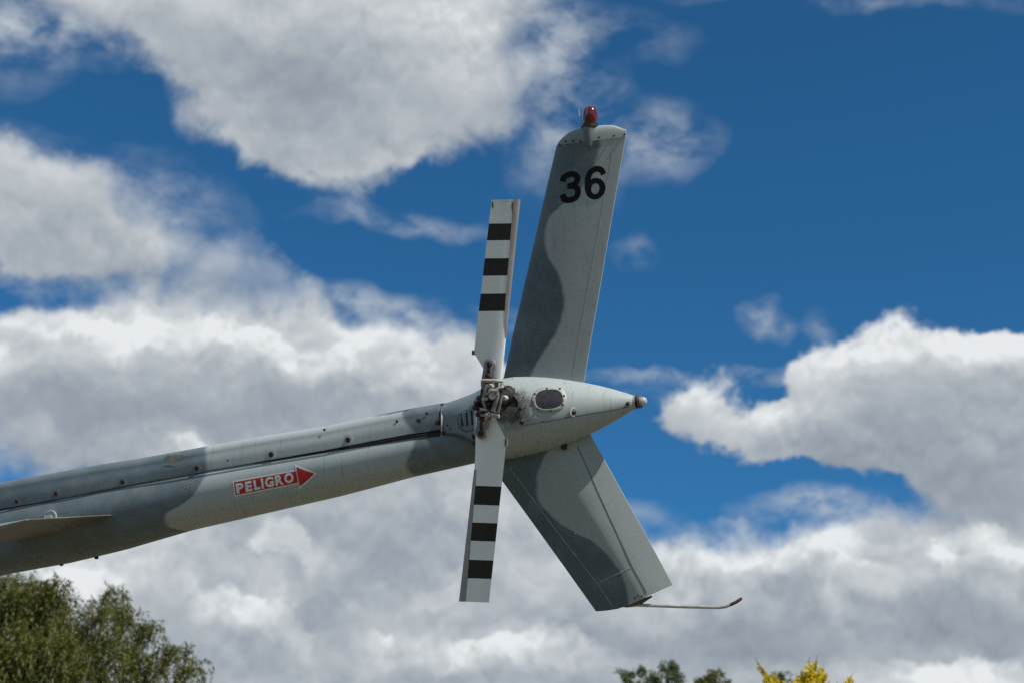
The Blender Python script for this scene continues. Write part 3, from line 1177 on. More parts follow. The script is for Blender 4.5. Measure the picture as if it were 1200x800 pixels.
mb = MB()
rings = []
prof_f = [0, .012, .03, .06, .1, .15, .2, .27, .34, .42, .5, .58, .66, .74, .82, .9, .96, 1.0]
tip_te = L(735.3, 152.3)
for f in prof_f:
    base = a_.lerp(b_e, f)
    th_ = 0
    for p, q_ in zip(PU, PU[1:]):
        if p[0] <= f <= q_[0]:
            th_ = p[1] + (q_[1] - p[1]) * (f - p[0]) / (q_[0] - p[0])
    th_ += .0015
    zt = max(cap_top(f), base.z + .002)
    ringp = []
    for k in range(13):
        t = math.pi * k / 12
        zz = base.z - .003 + (zt - base.z + .003) * (math.sin(t) ** .62 if 0 < k < 12 else 0)
        ringp.append(Vector((base.x + (zz - base.z) * (.28 * (1 - f) + .05 * f), -th_ * math.copysign(abs(math.cos(t)) ** .8, math.cos(t)), zz)))
    rings.append(ringp)
mb.loft(rings, closed=False, caps=False)
mb.f.append(tuple(range(13)))
mb.fm.append(0)
nn_ = len(rings) - 1
mb.f.append(tuple(nn_ * 13 + k for k in range(13)))
mb.fm.append(0)
m_cap = paint('tip_cap_paint', [(xz([(690, 140), (694, 160), (690, 180)], -.015), 'below', None)], streak=.1, light=(.36, .40, .39), dark=(.17, .20, .205))
ucap = mb.build('fin_tip_cap', m_cap, heli, sharp=R(50))
q = MB()
for a, b in ((655.5, 169.5), (663, 166), (672, 165.5), (680.5, 166), (702, 161), (719, 158.8), (731, 157)):
    p = L(a, b, -.022)
    p.y = ufin_y(p.x, p.z - .02) - .003
    dome(q, p, (0, -1, .1), .0042, .003, 8)
tag(q.build('rivets', m_rust, ucap), kind='stuff')
q = MB()
sp_ = []
for a, b in ((653, 171.6), (665, 169.5), (680, 167.3)):
    p = L(a, b, -.02)
    p.y = -.0235 if a > 655 else -.008
    sp_.append(p)
q.tube(sp_, .0014, 5)
q.build('seam_strip', m_seam, ucap)

# bulged foot of the beacon, the beacon and the whip
q = MB()
bx = L(691.3, 149, 0)
secs = []
for px, py, hw, hy in ((692.5, 180, .003, .010), (692, 176, .014, .024), (691.5, 170, .022, .031), (691.3, 162, .026, .034), (691.2, 154, .028, .034), (691.2, 148.3, .029, .033)):
    p = L(px, py, 0)
    secs.append([p + Vector((hw * math.cos(t), hy * math.sin(t), 0)) for t in [2 * math.pi * k / 24 for k in range(24)]])
q.loft(secs)
foot = q.build('beacon_mount', m_fin, heli)
q = MB()
dome(q, L(690.3, 170.5, -.034), (0, -1, .1), .004, .003, 8)
q.build('screw', m_rust, foot)
bz = L(691.5, 149.2, 0)
q = MB()
q.lathe(bz - Vector((0, 0, .002)), (0, 0, 1), [(.030, 0), (.0345, .002), (.0345, .008), (.031, .011), (.031, .017), (.027, .018)], 28)
bcn = q.build('beacon_light', m_dull, heli)
q = MB()
q.lathe(bz + Vector((0, 0, .0155)), (0, 0, 1), [(.0265, 0), (.0285, .010), (.0298, .022), (.0298, .034), (.0285, .047), (.0245, .058), (.018, .066), (.009, .0700), (.002, .071)], 28)
q.build('red_lens', m_lens, bcn)
q = MB()
q.tube([L(690.5, 124, -.030), L(688, 127, -.0325), L(687.3, 135, -.0325)], .0009, 5)
q.build('lens_wire', m_link, bcn)
q = MB()
q.lathe(L(680.6, 152, 0), (0, 0, 1), [(.007, 0), (.007, .010), (.004, .012)], 10)
q.tube([L(680.6, 150, 0), L(679.5, 140, 0), L(678.2, 128.5, 0)], [.0032, .0028, .0022], 8)
q.build('whip_aerial', m_skid, heli)


# numbers and lettering: flat print laid onto the surface
def glyph_mesh(text, offset):
    cu = bpy.data.curves.new('txt', 'FONT')
    cu.body = text
    cu.offset = offset
    cu.resolution_u = 6
    ob = bpy.data.objects.new('txt', cu)
    COL.objects.link(ob)
    bpy.context.view_layer.update()
    dg = bpy.context.evaluated_depsgraph_get()
    me = bpy.data.meshes.new_from_object(ob.evaluated_get(dg))
    bpy.data.objects.remove(ob)
    bm = bmesh.new()
    bm.from_mesh(me)
    bmesh.ops.remove_doubles(bm, verts=bm.verts, dist=1e-5)
    bmesh.ops.triangulate(bm, faces=bm.faces)
    bmesh.ops.subdivide_edges(bm, edges=[e for e in bm.edges if e.calc_length() > .12], cuts=2, use_grid_fill=False)
    bmesh.ops.triangulate(bm, faces=bm.faces)
    vs = [v_.co.copy() for v_ in bm.verts]
    fs = [[v_.index for v_ in f.verts] for f in bm.faces]
    bm.free()
    x0, x1 = min(v_.x for v_ in vs), max(v_.x for v_ in vs)
    y0, y1 = min(v_.y for v_ in vs), max(v_.y for v_ in vs)
    return [((v_.x - x0) / (x1 - x0), (v_.y - y0) / (y1 - y0)) for v_ in vs], fs


def put_glyph(mb_, ch, bl, br, tl, fn, offset=.03):
    """bl, br, tl: bottom left, bottom right, top left of the character in the photograph"""
    uv, fs = glyph_mesh(ch, offset)
    bl, br, tl = Vector(bl), Vector(br), Vector(tl)
    mb_.add([fn(*(bl + (br - bl) * u + (tl - bl) * w)) for u, w in uv], fs)


def on_ufin(px, py, off=.0012):
    y = -.02
    for _ in range(3):
        p = L(px, py, y)
        y = ufin_y(p.x, p.z, off)
    return L(px, py, y)


def smooth_path(pts, n=8):
    pts = [Vector(p) for p in pts]
    out = []
    for i in range(len(pts) - 1):
        p0, p1, p2, p3 = pts[max(i - 1, 0)], pts[i], pts[i + 1], pts[min(i + 2, len(pts) - 1)]
        for k in range(n):
            t = k / n
            out.append(.5 * ((2 * p1) + (p2 - p0) * t + (2 * p0 - 5 * p1 + 4 * p2 - p3) * t * t + (3 * p1 - p0 - 3 * p2 + p3) * t ** 3))
    out.append(pts[-1])
    return out


def stroke(mb_, path, w0, w1, place, lift):
    pts = smooth_path(path)
    n = len(pts)
    v = []
    for i, p in enumerate(pts):
        d = (pts[min(i + 1, n - 1)] - pts[max(i - 1, 0)]).normalized()
        s_ = Vector((-d.y, d.x))
        w = w0 + (w1 - w0) * i / (n - 1)
        v += [place(p + s_ * w / 2, lift), place(p - s_ * w / 2, lift)]
    mb_.add(v, [(2 * i, 2 * i + 1, 2 * i + 3, 2 * i + 2) for i in range(n - 1)])


def placer(bl, br, tl, wbox):
    bl, br, tl = Vector(bl), Vector(br), Vector(tl)
    return lambda p, lift: on_ufin(*(bl + (br - bl) * (p[0] / wbox) + (tl - bl) * p[1]), lift)


q = MB()
pl = placer((656.6, 239.0), (680.4, 236.4), (656.8, 202.4), .64)
stroke(q, [(.07, .70), (.12, .84), (.31, .915), (.48, .86), (.535, .73), (.47, .60), (.30, .545)], .190, .170, pl, .0012)
stroke(q, [(.22, .535), (.40, .515), (.52, .44), (.555, .30), (.48, .14), (.30, .085), (.13, .13), (.07, .29)], .170, .190, pl, .0018)
q.build('number', m_num, ufin, smooth=False)
q = MB()
pl = placer((685.6, 235.2), (709.4, 232.8), (685.4, 196.6), .64)
ringv = []
for k in range(36):
    t = 2 * math.pi * k / 36
    ringv.append(pl((.325 + .315 * math.cos(t), .325 + .325 * math.sin(t)), .0012))
    ringv.append(pl((.325 + .132 * math.cos(t), .325 + .165 * math.sin(t)), .0012))
q.add(ringv, [(2 * k, 2 * k + 1, (2 * k + 3) % 72, (2 * k + 2) % 72) for k in range(36)])
stroke(q, [(.585, .735), (.52, .865), (.36, .925), (.19, .855), (.10, .68), (.082, .48), (.084, .32)], .170, .185, pl, .0018)
q.build('number', m_num, ufin, smooth=False)

# --- lower fin
leL = [(553, 508), (589, 563.5), (625.5, 613.8), (662, 664.5), (698.4, 715.6)]
teL = [(667, 470), (691.5, 510.5), (723.7, 568.6), (756, 627), (787.4, 685.2)]
PL = [(0, .001, .001), (.015, .005, .006), (.05, .010, .012), (.10, .0145, .017), (.17, .0185, .021), (.30, .0225, .024), (.45, .0245, .025), (.585, .0255, .024), (.60, .0255, .0235),
      (.64, .0240, .0228), (.72, .0185, .020), (.80, .0105, .017), (.88, .0015, .014), (.965, -.0085, .018), (1.0, -.0130, .0185)]


def lfin_lt(t):
    t = max(min(t, 1.06), 0)
    i = min(int(t * 4), 3)
    f = t * 4 - i
    return L(*leL[i]).lerp(L(*leL[i + 1]), f), L(*teL[i]).lerp(L(*teL[i + 1]), f)


tipline = [L(*p) for p in ((698.4, 715.6), (716, 713.6), (730, 711), (741, 706.5), (752, 701.3), (762, 696.3), (787.4, 685.2))]


def tip_shift(P0, f):
    return P0


mb = MB()
secs = []
for k in range(25):
    a, b = lfin_lt(k / 24)
    secs.append(fin_sec(a, b, PL))
# the tip follows its slightly bowed end line
last = []
tl = [(p.x, p.z) for p in tipline]
for p in secs[-1]:
    last.append(Vector((p.x, p.y, lerp_tab(tl, p.x)[0])))
secs[-1] = last
mb.loft(secs)
lfin = mb.build('lower_fin', m_lfin, heli, sharp=R(40))


def lfin_pt(px, py, off=.001):
    y = -.02
    for _ in range(3):
        p = L(px, py, y)
        lo, hi = 0.0, 1.0
        for _k in range(22):
            mid = (lo + hi) / 2
            a, b = lfin_lt(mid)
            f = (p.x - a.x) / (b.x - a.x)
            zz = a.z + (b.z - a.z) * f
            if zz > p.z:
                lo = mid
            else:
                hi = mid
        fr = max(0, min(1, f))
        for c0, c1 in zip(PL, PL[1:]):
            if c0[0] <= fr <= c1[0]:
                y = -(c0[1] + (c1[1] - c0[1]) * (fr - c0[0]) / (c1[0] - c0[0])) - off
    return L(px, py, y)


def seamline(pts, r_, m_, name='seam_strip', off=.0004, parent=None):
    q = MB()
    out = []
    for a, b in zip(pts, pts[1:]):
        for k in range(6):
            out.append(lfin_pt(a[0] + (b[0] - a[0]) * k / 6, a[1] + (b[1] - a[1]) * k / 6, off))
    out.append(lfin_pt(*pts[-1], off))
    q.tube(out, r_, 5)
    return q.build(name, m_, parent or lfin)


m_lseam = simple('pale_seam', (.34, .37, .36), .5, var=.35, scale=40)
seamline([(597, 547), (648, 616), (700, 683.2)], .0014, m_lseam)
seamline([(700, 683.2), (721, 673), (741, 663.5)], .0016, m_lseam)
seamline([(676.5, 522), (709, 594), (741, 663.5), (758, 694)], .0015, m_seam)
seamline([(700, 683.2), (709, 697), (718, 710)], .0012, m_lseam)
q = MB()
for a, b in ((744, 700), (748, 697), (752, 698)):
    dome(q, lfin_pt(a, b), (0, -1, 0), .004, .004, 8)
tag(q.build('rivets', m_rust, lfin), kind='stuff')
q = MB()
q.box(L(661, 522, -.03), .02, .02, .028)
q.build('drain_fitting', m_dull, lfin)
q = MB()
for ta, tb_ in ((.125, 0), (.575, 0)):
    for k in range(56):
        a, b = lfin_lt(.16 + .83 * k / 56)
        p = a.lerp(b, ta)
        p.y = -lerp_tab([(f_, n_) for f_, n_, _ in PL], ta)[0]
        q.lathe(p + Vector((0, .001, 0)), (0, -1, 0), [(.0019, 0), (.0017, .0014), (.0006, .002)], 5)
tag(q.build('rivets', m_lfin, lfin), kind='stuff')
# dark end rib under the tip of the lower fin
# --- tail skid
q = MB()
sk = [L(733, 709.5), L(747, 708.3), L(800, 710.2), L(842, 711.2), L(850, 710.2), L(857, 707.6)]
q.tube(sk, [.0068] * 3 + [.0064] * 3, 12)
skid = q.build('tail_skid', m_skid, heli)
q = MB()
q.tube([L(856, 708), L(863, 704.7), L(868.5, 700.8), L(869.5, 700.2)], [.0066, .0068, .0066, .004], 12)
q.build('skid_tip', m_tip, skid)
q = MB()
q.tube([L(722, 709.5, -.004), L(735, 708.0, -.004), L(752, 704.0, -.004), L(764, 698.0, -.004)], [.006, .010, .010, .004], 10)
q.build('skid_bracket', m_tip, skid)

# --- danger arrow on the boom
def on_boom_off(off):
    def fn(px, py):
        y = -.1
        for _ in range(6):
            p = L(px, py, y)
            y = boom_y(p.x, p.z, off)
        return L(px, py, y)
    return fn


def strip_sheet(mb_, cols, fn, nv=6):
    """cols: (x, y_top, y_bottom) columns of the photograph, interpolated"""
    v, f = [], []
    full = []
    for a, b in zip(cols, cols[1:]):
        n = max(1, int(abs(b[0] - a[0]) / 6))
        for k in range(n):
            full.append([p + (q_ - p) * k / n for p, q_ in zip(a, b)])
    full.append(cols[-1])
    for x0_, t0, x1_, b0 in full:
        for k in range(nv + 1):
            u = k / nv
            v.append(fn(x0_ + (x1_ - x0_) * u, t0 + (b0 - t0) * u))
    for i in range(len(full) - 1):
        for k in range(nv):
            a = i * (nv + 1) + k
            f.append((a, a + 1, a + nv + 2, a + nv + 1))
    mb_.add(v, f)


q = MB()
strip_sheet(q, [(272.4, 562.8, 275.0, 581.4), (346.3, 549.9, 348.8, 566.6)], on_boom_off(.0012))
strip_sheet(q, [(345.2, 543.2, 350.6, 572.8), (358, 548.6, 361, 563.6), (371.2, 553.9, 371.4, 554.1)], on_boom_off(.0013))
arrow = q.build('danger_arrow', m_dw, heli)
q = MB()
strip_sheet(q, [(274.0, 564.4, 276.2, 579.5), (346.9, 551.6, 348.9, 565.0)], on_boom_off(.0026))
q.build('arrow_field', m_red, arrow)
q = MB()
strip_sheet(q, [(346.9, 546.4, 351.2, 569.6), (357.5, 550.6, 360, 562.2), (368.2, 554.2, 368.4, 554.4)], on_boom_off(.0028))
q.build('arrow_head', m_red, arrow)
TXT = [('P', 276.6, 285.6), ('E', 287.3, 295.4), ('L', 297.3, 304.6), ('I', 306.0, 308.9), ('G', 310.4, 320.8), ('R', 322.4, 331.9), ('O', 333.2, 343.9)]
q = MB()
for ch, xa, xb in TXT:
    yb = lambda x: 578.0 + (x - 277.3) * (564.0 - 577.6) / (343.6 - 277.3)
    up = (-1.7, -11.8)
    put_glyph(q, ch, (xa + .9, yb(xa)), (xb + .9, yb(xb)), (xa + .9 + up[0], yb(xa) + up[1]), on_boom_off(.0042), .050 if ch != 'I' else .025)
q.build('lettering', m_dw, arrow, smooth=False)

# --- horizontal stabilizer through the boom
TEr = L(141, 603.3, -.10)
TEt_ = L(31, 608.5, -.78)
spanv = Vector((0, -1, (TEt_.z - TEr.z) / -(TEt_.y - TEr.y) * 1.0))
LEr = L(-8, 643, -.14)
chord = (LEr - TEr)
chord.y = 0
chord = chord.normalized() * .50
PS = [(0, .001, .001), (.03, .009, .006), (.1, .017, .010), (.3, .024, .014), (.6, .018, .011), (.9, .006, .004), (1.0, .002, .002)]


def stab_sec(te, ch, sc=1.0):
    le = te + ch
    upv = Vector((-ch.z, 0, ch.x)).normalized()
    if upv.z < 0:
        upv = -upv
    return [le.lerp(te, f) + upv * a * sc for f, a, b in PS] + [le.lerp(te, f) - upv * b * sc for f, a, b in reversed(PS)]


for side in (-1, 1):
    q = MB()
    r0v = Vector((TEr.x, side * .04, TEr.z))
    t0v = Vector((TEt_.x, side * .76, TEt_.z))
    q.loft([stab_sec(r0v.lerp(t0v, k / 8), chord) for k in range(9)])
    st_o = q.build('stabilizer', m_stab, heli)
    q = MB()
    q.loft([stab_sec(t0v + Vector((0, side * d, 0)), chord * c, s) for d, c, s in ((.001, 1.0, 1.1), (.012, .995, 1.0), (.022, .98, .7), (.028, .95, .3))])
    q.build('stabilizer_tip', m_cap, st_o)

# --- tail rotor
YR = -.30
rotor = heli
HUB = L(577, 466, YR)


def blade(edge, cut, stripes, strip_left, name):
    """edge: (y row, x left, x right) of the whole blade; strip_left: leading edge on the left"""
    rows = edge
    def at(row, f, yo=0.0):
        (xl_, yl_), (xr_, yr_) = row
        return L(xl_ + (xr_ - xl_) * f, yl_ + (yr_ - yl_) * f, YR + yo)
    prof = [(0, .0008), (.03, .0045), (.08, .0068), (.16, .0085), (.28, .0092), (.45, .0085), (.65, .006), (.85, .003), (1.0, .001)]
    tw = .012 if strip_left else .012
    def sec(row, grow=0.0, f1=1.0):
        near, farr = [], []
        for f, th_ in prof:
            if f > f1:
                continue
            g = f if strip_left else 1 - f
            pitch = (.5 - f) * .012       # leading edge turned away from the viewer
            near.append(at(row, g, pitch - th_ - grow + (.010 if f < .03 else 0) * 0))
            farr.append(at(row, g, pitch + th_ + grow))
        return near + farr[::-1]
    mb_ = MB()
    rings, mis = [], []
    for i, (row, mi) in enumerate(rows):
        rings.append(sec(row))
        mis.append(mi)
    mb_.loft(rings, mis=mis)
    b = mb_.build(name, [m_white, m_black], None, sharp=R(60))
    return b, sec


def rows_between(top, bot, ys, widths=None):
    out = []
    for t, mi in ys:
        (a, b), (c, d) = top, bot
        out.append((((a[0] + (c[0] - a[0]) * t, a[1] + (c[1] - a[1]) * t), (b[0] + (d[0] - b[0]) * t, b[1] + (d[1] - b[1]) * t)), mi))
    return out


# upper blade, from its tip down; columns: left edge x, right edge x at heights y (left, right)
def ULx(y):
    return 576.1 + (y - 234.4) * (555.4 - 576.1) / (413.5 - 234.4)


def URx(y):
    return lerp_tab([(234, 609.4), (382, 594.3), (400, 592.6), (440, 588.5)], y)[0]


U_rows = []
for y, mi in ((234.3, 0), (248, 0), (262.3, 1), (272, 1), (282, 0), (292, 0), (303, 1), (313, 1), (323.4, 0), (334, 0), (344.4, 1), (354, 1), (364.8, 0), (380, 0), (396, 0), (413.5, 0)):
    U_rows.append((((ULx(y), y), (URx(y), y - .4)), mi))
for y, xl_ in ((424, 561.8), (434.5, 568.0), (445, 570.0)):
    U_rows.append((((xl_, y), (URx(y), y)), 0))
b1, s1 = blade(U_rows, None, None, False, 'rotor_blade')


def LLx(y):
    return lerp_tab([(498, 557.6), (543, 556.8), (703.5, 538.4)], y)[0]


def LRx(y):
    return 593.6 + (y - 515.4) * (572.9 - 593.6) / (705.6 - 515.4)


D_rows = []
for y, xr_ in ((486, 579.0), (495, 583.0), (505, 588.4)):
    D_rows.append((((LLx(max(y, 498)), y), (xr_, y)), 0))
for y, mi in ((515.4, 0), (530, 0), (550, 0), (568.8, 1), (580, 1), (591, 0), (601, 0), (611.8, 1), (622, 1), (633.2, 0), (644, 0), (655.4, 1), (666, 1), (677, 0), (690, 0), (704.6, 0)):
    D_rows.append((((LLx(y), y - .4), (LRx(y), y + .8)), mi))
b2, s2 = blade(D_rows, None, None, True, 'rotor_blade')


def strip_part(rows, strip_left, widths, b):
    """steel strip wrapped round the leading edge"""
    mb_ = MB()
    rings = []
    for (row, _), w in zip(rows, widths):
        (xl_, yl_), (xr_, yr_) = row
        ww = abs(xr_ - xl_)
        near, farr = [], []
        F = w / ww
        for u in (0.0, .12, .35, .7, 1.0):
            f = F * u
            g = f if strip_left else 1 - f
            pitch = (.5 - f) * .012
            th_ = lerp_tab([(0, .0022), (.03, .0056), (.08, .0080), (.16, .0096), (.28, .0102), (1, .001)], f)[0]
            px = xl_ + (xr_ - xl_) * g + (-.5 if strip_left else .5) * (1 - u)
            py = yl_ + (yr_ - yl_) * g
            near.append(L(px, py, YR + pitch - th_ - .0004))
            farr.append(L(px, py, YR + pitch + th_ + .0004))
        rings.append(near + farr[::-1])
    mb_.loft(rings)
    return mb_.build('abrasion_strip', m_strip, b, sharp=R(60))


b1.parent = rotor
b2.parent = rotor
b1.name = 'rotor_blade'
ws = []
rsel = U_rows[:15]
for (row, mi) in rsel:
    y = row[0][1]
    ws.append(lerp_tab([(234, 7.8), (362, 4.8), (396, .8)], y)[0])
STR1 = [(r_, w) for r_, w in zip(rsel, ws)]
rsel2 = D_rows[5:]
ws2 = [lerp_tab([(530, .6), (560, 3.0), (703, 7.2)], row[0][1])[0] for row, mi in rsel2]
# sub-parts of the blades hang on the blades themselves
strip_part(rsel, False, ws, b1)
strip_part(rsel2, True, ws2, b2)
m_peel = simple('peeled_edge', (.15, .12, .08), .7, var=.5, scale=90, bump=.5)


def flecks(b, pts, seed):
    q = MB()
    r_ = random.Random(seed)
    for (px, py, a, hh, yo) in pts:
        n = 9
        ring_ = []
        c = L(px, py, YR + yo)
        for k in range(n):
            t = 2 * math.pi * k / n
            rr = r_.uniform(.6, 1.2)
            ring_.append(c + Vector((a * rr * math.cos(t), 0, hh * rr * math.sin(t))))
        q.add(ring_ + [c + Vector((0, -.0004, 0))], [(k, (k + 1) % n, n) for k in range(n)])
    o = q.build('worn_paint', m_peel, b, smooth=False)
    o['kind'] = 'stuff'


flecks(b1, [(577, 240, .003, .018, -.010), (600.3, 241, .0035, .020, -.011), (601, 249, .002, .012, -.011)] + [(586 + 2.6 * k, 236.2, .0018, .0018, -.012) for k in range(6)], 2)
flecks(b2, [(546.2, 693, .003, .028, -.004), (572.0, 694, .002, .022, .004), (549.5, 655, .0014, .05, -.006)] + [(549 + 3 * k, 703.6, .0022, .0025, -.006) for k in range(6)], 3)
for b, (px, py, w, hh) in ((b1, (555.2, 413.0, 2.6, 5.5)), (b2, (593.6, 518.0, 2.4, 8.0))):   # counterweights at the root corners
    q = MB()
    q.box(L(px, py, YR), w / 285, .022, hh / 285)
    q.build('trim_weight', m_peel, b, smooth=False)

# hub: mast, yoke with two grips, links
q = MB()
base = Vector((HUB.x, -.10, HUB.z))
q.lathe(base, (0, -1, 0), [(.046, 0), (.046, .055), (.040, .060), (.038, .075), (.030, .080), (.034, .17), (.040, .175), (.040, .215), (.02, .22)], 28)
q.build('rotor_mast', m_dull, rotor)
q = MB()
c0_ = on_fair(597, 472, .001)
q.lathe(c0_ + Vector((0, .03, 0)), (0, -1, 0), [(.040, 0), (.040, .026), (.036, .032), (.028, .032), (.026, .02)], 28)
q.build('gearbox_collar', m_dull, rotor)


def capsule_plate(mb_, p0, p1, w, y0, y1, taper=1.0, n=8, mi=0):
    a, b = L(*p0, YR), L(*p1, YR)
    d = (b - a)
    d.y = 0
    d = d.normalized()
    s_ = Vector((-d.z, 0, d.x))
    prof = []
    for k in range(n + 1):
        t = math.pi / 2 + math.pi * k / n
        prof.append(a + (d * math.cos(t) + s_ * math.sin(t)) * w)
    for k in range(n + 1):
        t = -math.pi / 2 + math.pi * k / n
        prof.append(b + (d * math.cos(t) + s_ * math.sin(t)) * w * taper)
    rings = []
    for yy, sc in ((y0, .93), (y0 + .003, 1.0), (y1 - .003, 1.0), (y1, .9)):
        cen = (a + b) / 2
        rings.append([cen + (p - cen) * sc + Vector((0, yy, 0)) for p in prof])
    mb_.loft(rings, mi=mi)


q = MB()
capsule_plate(q, (574.5, 450), (568.5, 486), .030, -.020, .022, 1.0)
yo = q.build('rotor_yoke', m_dull, rotor)

for p0, p1, bolts, tp in (((576.5, 426.5), (573.5, 450), ((576.6, 426), (574.8, 439.5)), 1.15), ((569.5, 484), (566.3, 506.5), ((568.2, 490.5), (566.2, 507)), 1.0)):
    q = MB()
    capsule_plate(q, p0, p1, .024, -.030, -.016, tp)
    capsule_plate(q, p0, p1, .024, .014, .028, tp)
    g_ = q.build('blade_grip', m_grip, rotor)
    for bpx in bolts:
        q = MB()
        c = L(*bpx, YR)
        q.lathe(c + Vector((0, -.030, 0)), (0, -1, 0), [(.0125, 0), (.0125, .004), (.0095, .0045), (.0095, .014), (.006, .016)], 6)
        q.lathe(c + Vector((0, .034, 0)), (0, -1, 0), [(.006, 0), (.006, .06)], 8)
        q.build('grip_bolt', m_rust, g_, smooth=False)
    q = MB()       # rust-stained bar joining the bolts
    q.box((L(*bolts[0], YR) + L(*bolts[1], YR)) / 2 + Vector((0, -.033, 0)), .011, .006, .030)
    q.build('bolt_lock_bar', m_rust, g_, smooth=False)

def P3(px, py, dy):
    return L(px, py, YR + dy)


def rod(name, pts, r_, m_, ends=None, n=10, parent=None):
    q = MB()
    q.tube([P3(*p) for p in pts], r_, n)
    if ends:
        for p in ends:
            q.lathe(P3(p[0], p[1], p[2] + .008), (0, -1, 0), [(p[3], 0), (p[3], .016), (p[3] * .6, .018)], 12)
    return q.build(name, m_, parent or yo)


rod('pitch_horn', [(564.2, 446.0, -.045), (570, 445.6, -.046), (582, 445.8, -.046), (590.5, 447.6, -.044)], [.0075, .0078, .0068, .0055], m_link)
rod('pitch_horn', [(559.5, 484.8, -.045), (563, 484.9, -.046), (576, 486.2, -.046), (585.2, 487.4, -.045)], [.0095, .0085, .0068, .0075], m_link)
rod('pitch_link', [(590.0, 450.5, -.050), (588.5, 453.5, -.062), (582, 455.8, -.066), (576, 457.8, -.066)], .0062, m_link, [(590, 451, -.05, .010), (576.5, 458, -.066, .011)])
rod('pitch_link', [(562.8, 478.5, -.062), (566.5, 479.4, -.066), (570.5, 479.7, -.064)], .0050, m_link)
rod('crosshead_arm', [(582.6, 458.5, -.070), (583.2, 464, -.072), (580.5, 472, -.072), (577.6, 481.5, -.066)], [.009, .0088, .0080, .0088], m_grip)
rod('crosshead_arm', [(571, 450, -.060), (568.5, 458, -.066), (566, 470, -.062), (568.8, 477.5, -.06)], [.0065, .0070, .0068, .006], m_steel)
rod('crosshead_arm', [(588.2, 462.5, -.050), (586.5, 470.0, -.055), (583.5, 483, -.052)], [.0062, .0060, .0062], m_grip)
rod('control_tube', [(576.5, 464, -.060), (577, 464, -.105)], [.015, .013], m_steel, n=16)
rod('crosshead_arm', [(570, 462, -.07), (577, 458, -.078), (584, 457.5, -.07)], [.007, .009, .0065], m_steel)
for px, py, dy, rr, mm in ((565.2, 466.5, -.060, .0145, m_rust), (569.6, 466.8, -.066, .0100, m_link), (559.4, 477.2, -.050, .0115, m_rust), (555.2, 474.6, -.045, .0085, m_link),
                           (593.6, 465.8, -.035, .0110, m_link), (577.5, 452.2, -.062, .0110, m_link), (575.4, 440.6, -.040, .0085, m_rust), (575, 450.5, -.05, .010, m_rust),
                           (562.8, 484.8, -.052, .0110, m_rust), (568, 483.0, -.050, .0085, m_rust), (591.5, 453.5, -.045, .0095, m_dull), (586, 479, -.03, .011, m_dull),
                           (561, 472, -.03, .010, m_dull), (588, 458, -.03, .008, m_dull), (572, 474, -.045, .010, m_dull)):
    q = MB()
    q.lathe(P3(px, py, dy + .026), (0, -1, 0), [(rr * .8, 0), (rr * .8, .014), (rr, .016), (rr, .028), (rr * .75, .032), (rr * .35, .033)], 14)
    q.build('hub_bolt', mm, yo)
q = MB()           # dark bearing block and boot behind the hub
q.lathe(P3(577, 467, .020), (0, -1, 0), [(.040, -.09), (.044, -.05), (.038, -.03), (.044, -.01), (.042, .012), (.034, .02)], 24)
q.build('bearing_boot', m_dull, rotor)

# --- front of the helicopter, beyond the left edge of the view
m_body = paint('body_paint', [(xz([(-900, 700), (-880, 900), (-930, 1100)], -.3), 'below', None)], slope=SL)
xb = BT[0][0]
zb, rb = BT[0][1], BT[0][2]
cab = [(xb + .05, zb, rb + .01, rb + .01), (xb - .5, zb - .13, .30, .28), (xb - 1.0, zb - .26, .48, .42), (xb - 1.6, zb - .45, .66, .60), (xb - 2.3, zb - .66, .72, .66),
       (xb - 3.0, zb - .93, .64, .62), (xb - 3.5, zb - 1.16, .44, .46), (xb - 3.75, zb - 1.27, .24, .26), (xb - 3.85, zb - 1.32, .06, .08)]
q = MB()
q.loft([[Vector((x, ry * math.sin(t), z + rz * math.cos(t))) for t in [2 * math.pi * k / 32 for k in range(32)]] for x, z, rz, ry in cab])
body = q.build('cabin', m_body, heli)
for side in (-1, 1):
    for (xa, xc, za, zc_) in ((-2.0, -1.35, .02, .40), (-2.8, -2.15, -.05, .42), (-3.45, -2.95, -.1, .30)):
        q = MB()
        v, f = [], []
        for i in range(7):
            x = xb + xa + (xc - xa) * i / 6
            cz, rz, ry = lerp_tab(sorted([(c[0], c[1], c[2], c[3]) for c in cab]), x)
            for k in range(6):
                z = cz + (za + (zc_ - za) * k / 5) * rz / .72
                d = min(abs(z - cz) / rz, .98)
                v.append(Vector((x, side * (ry * math.sqrt(1 - d * d) + .006), z)))
        for i in range(6):
            for k in range(5):
                f.append((i * 6 + k, i * 6 + k + 1, (i + 1) * 6 + k + 1, (i + 1) * 6 + k))
        q.add(v, f)
        q.build('cabin_window', m_glass, body)
q = MB()
mx, mz = xb - 1.9, zb - .50
q.loft([[Vector((x, w * math.sin(t), z + h_ * math.cos(t))) for t in [2 * math.pi * k / 24 for k in range(24)]] for x, z, w, h_ in
        ((xb + .1, zb + rb * .8, .09, .08), (xb - .7, zb + .18, .22, .18), (xb - 1.5, zb + .20, .30, .26), (xb - 2.2, zb + .05, .28, .24), (xb - 2.7, zb - .2, .14, .12))])
q.build('engine_cowl', m_body, heli)
q = MB()
q.tube([(mx, 0, mz + .6), (mx, 0, mz + 1.25)], .05, 16)
q.build('main_mast', m_dull, heli)
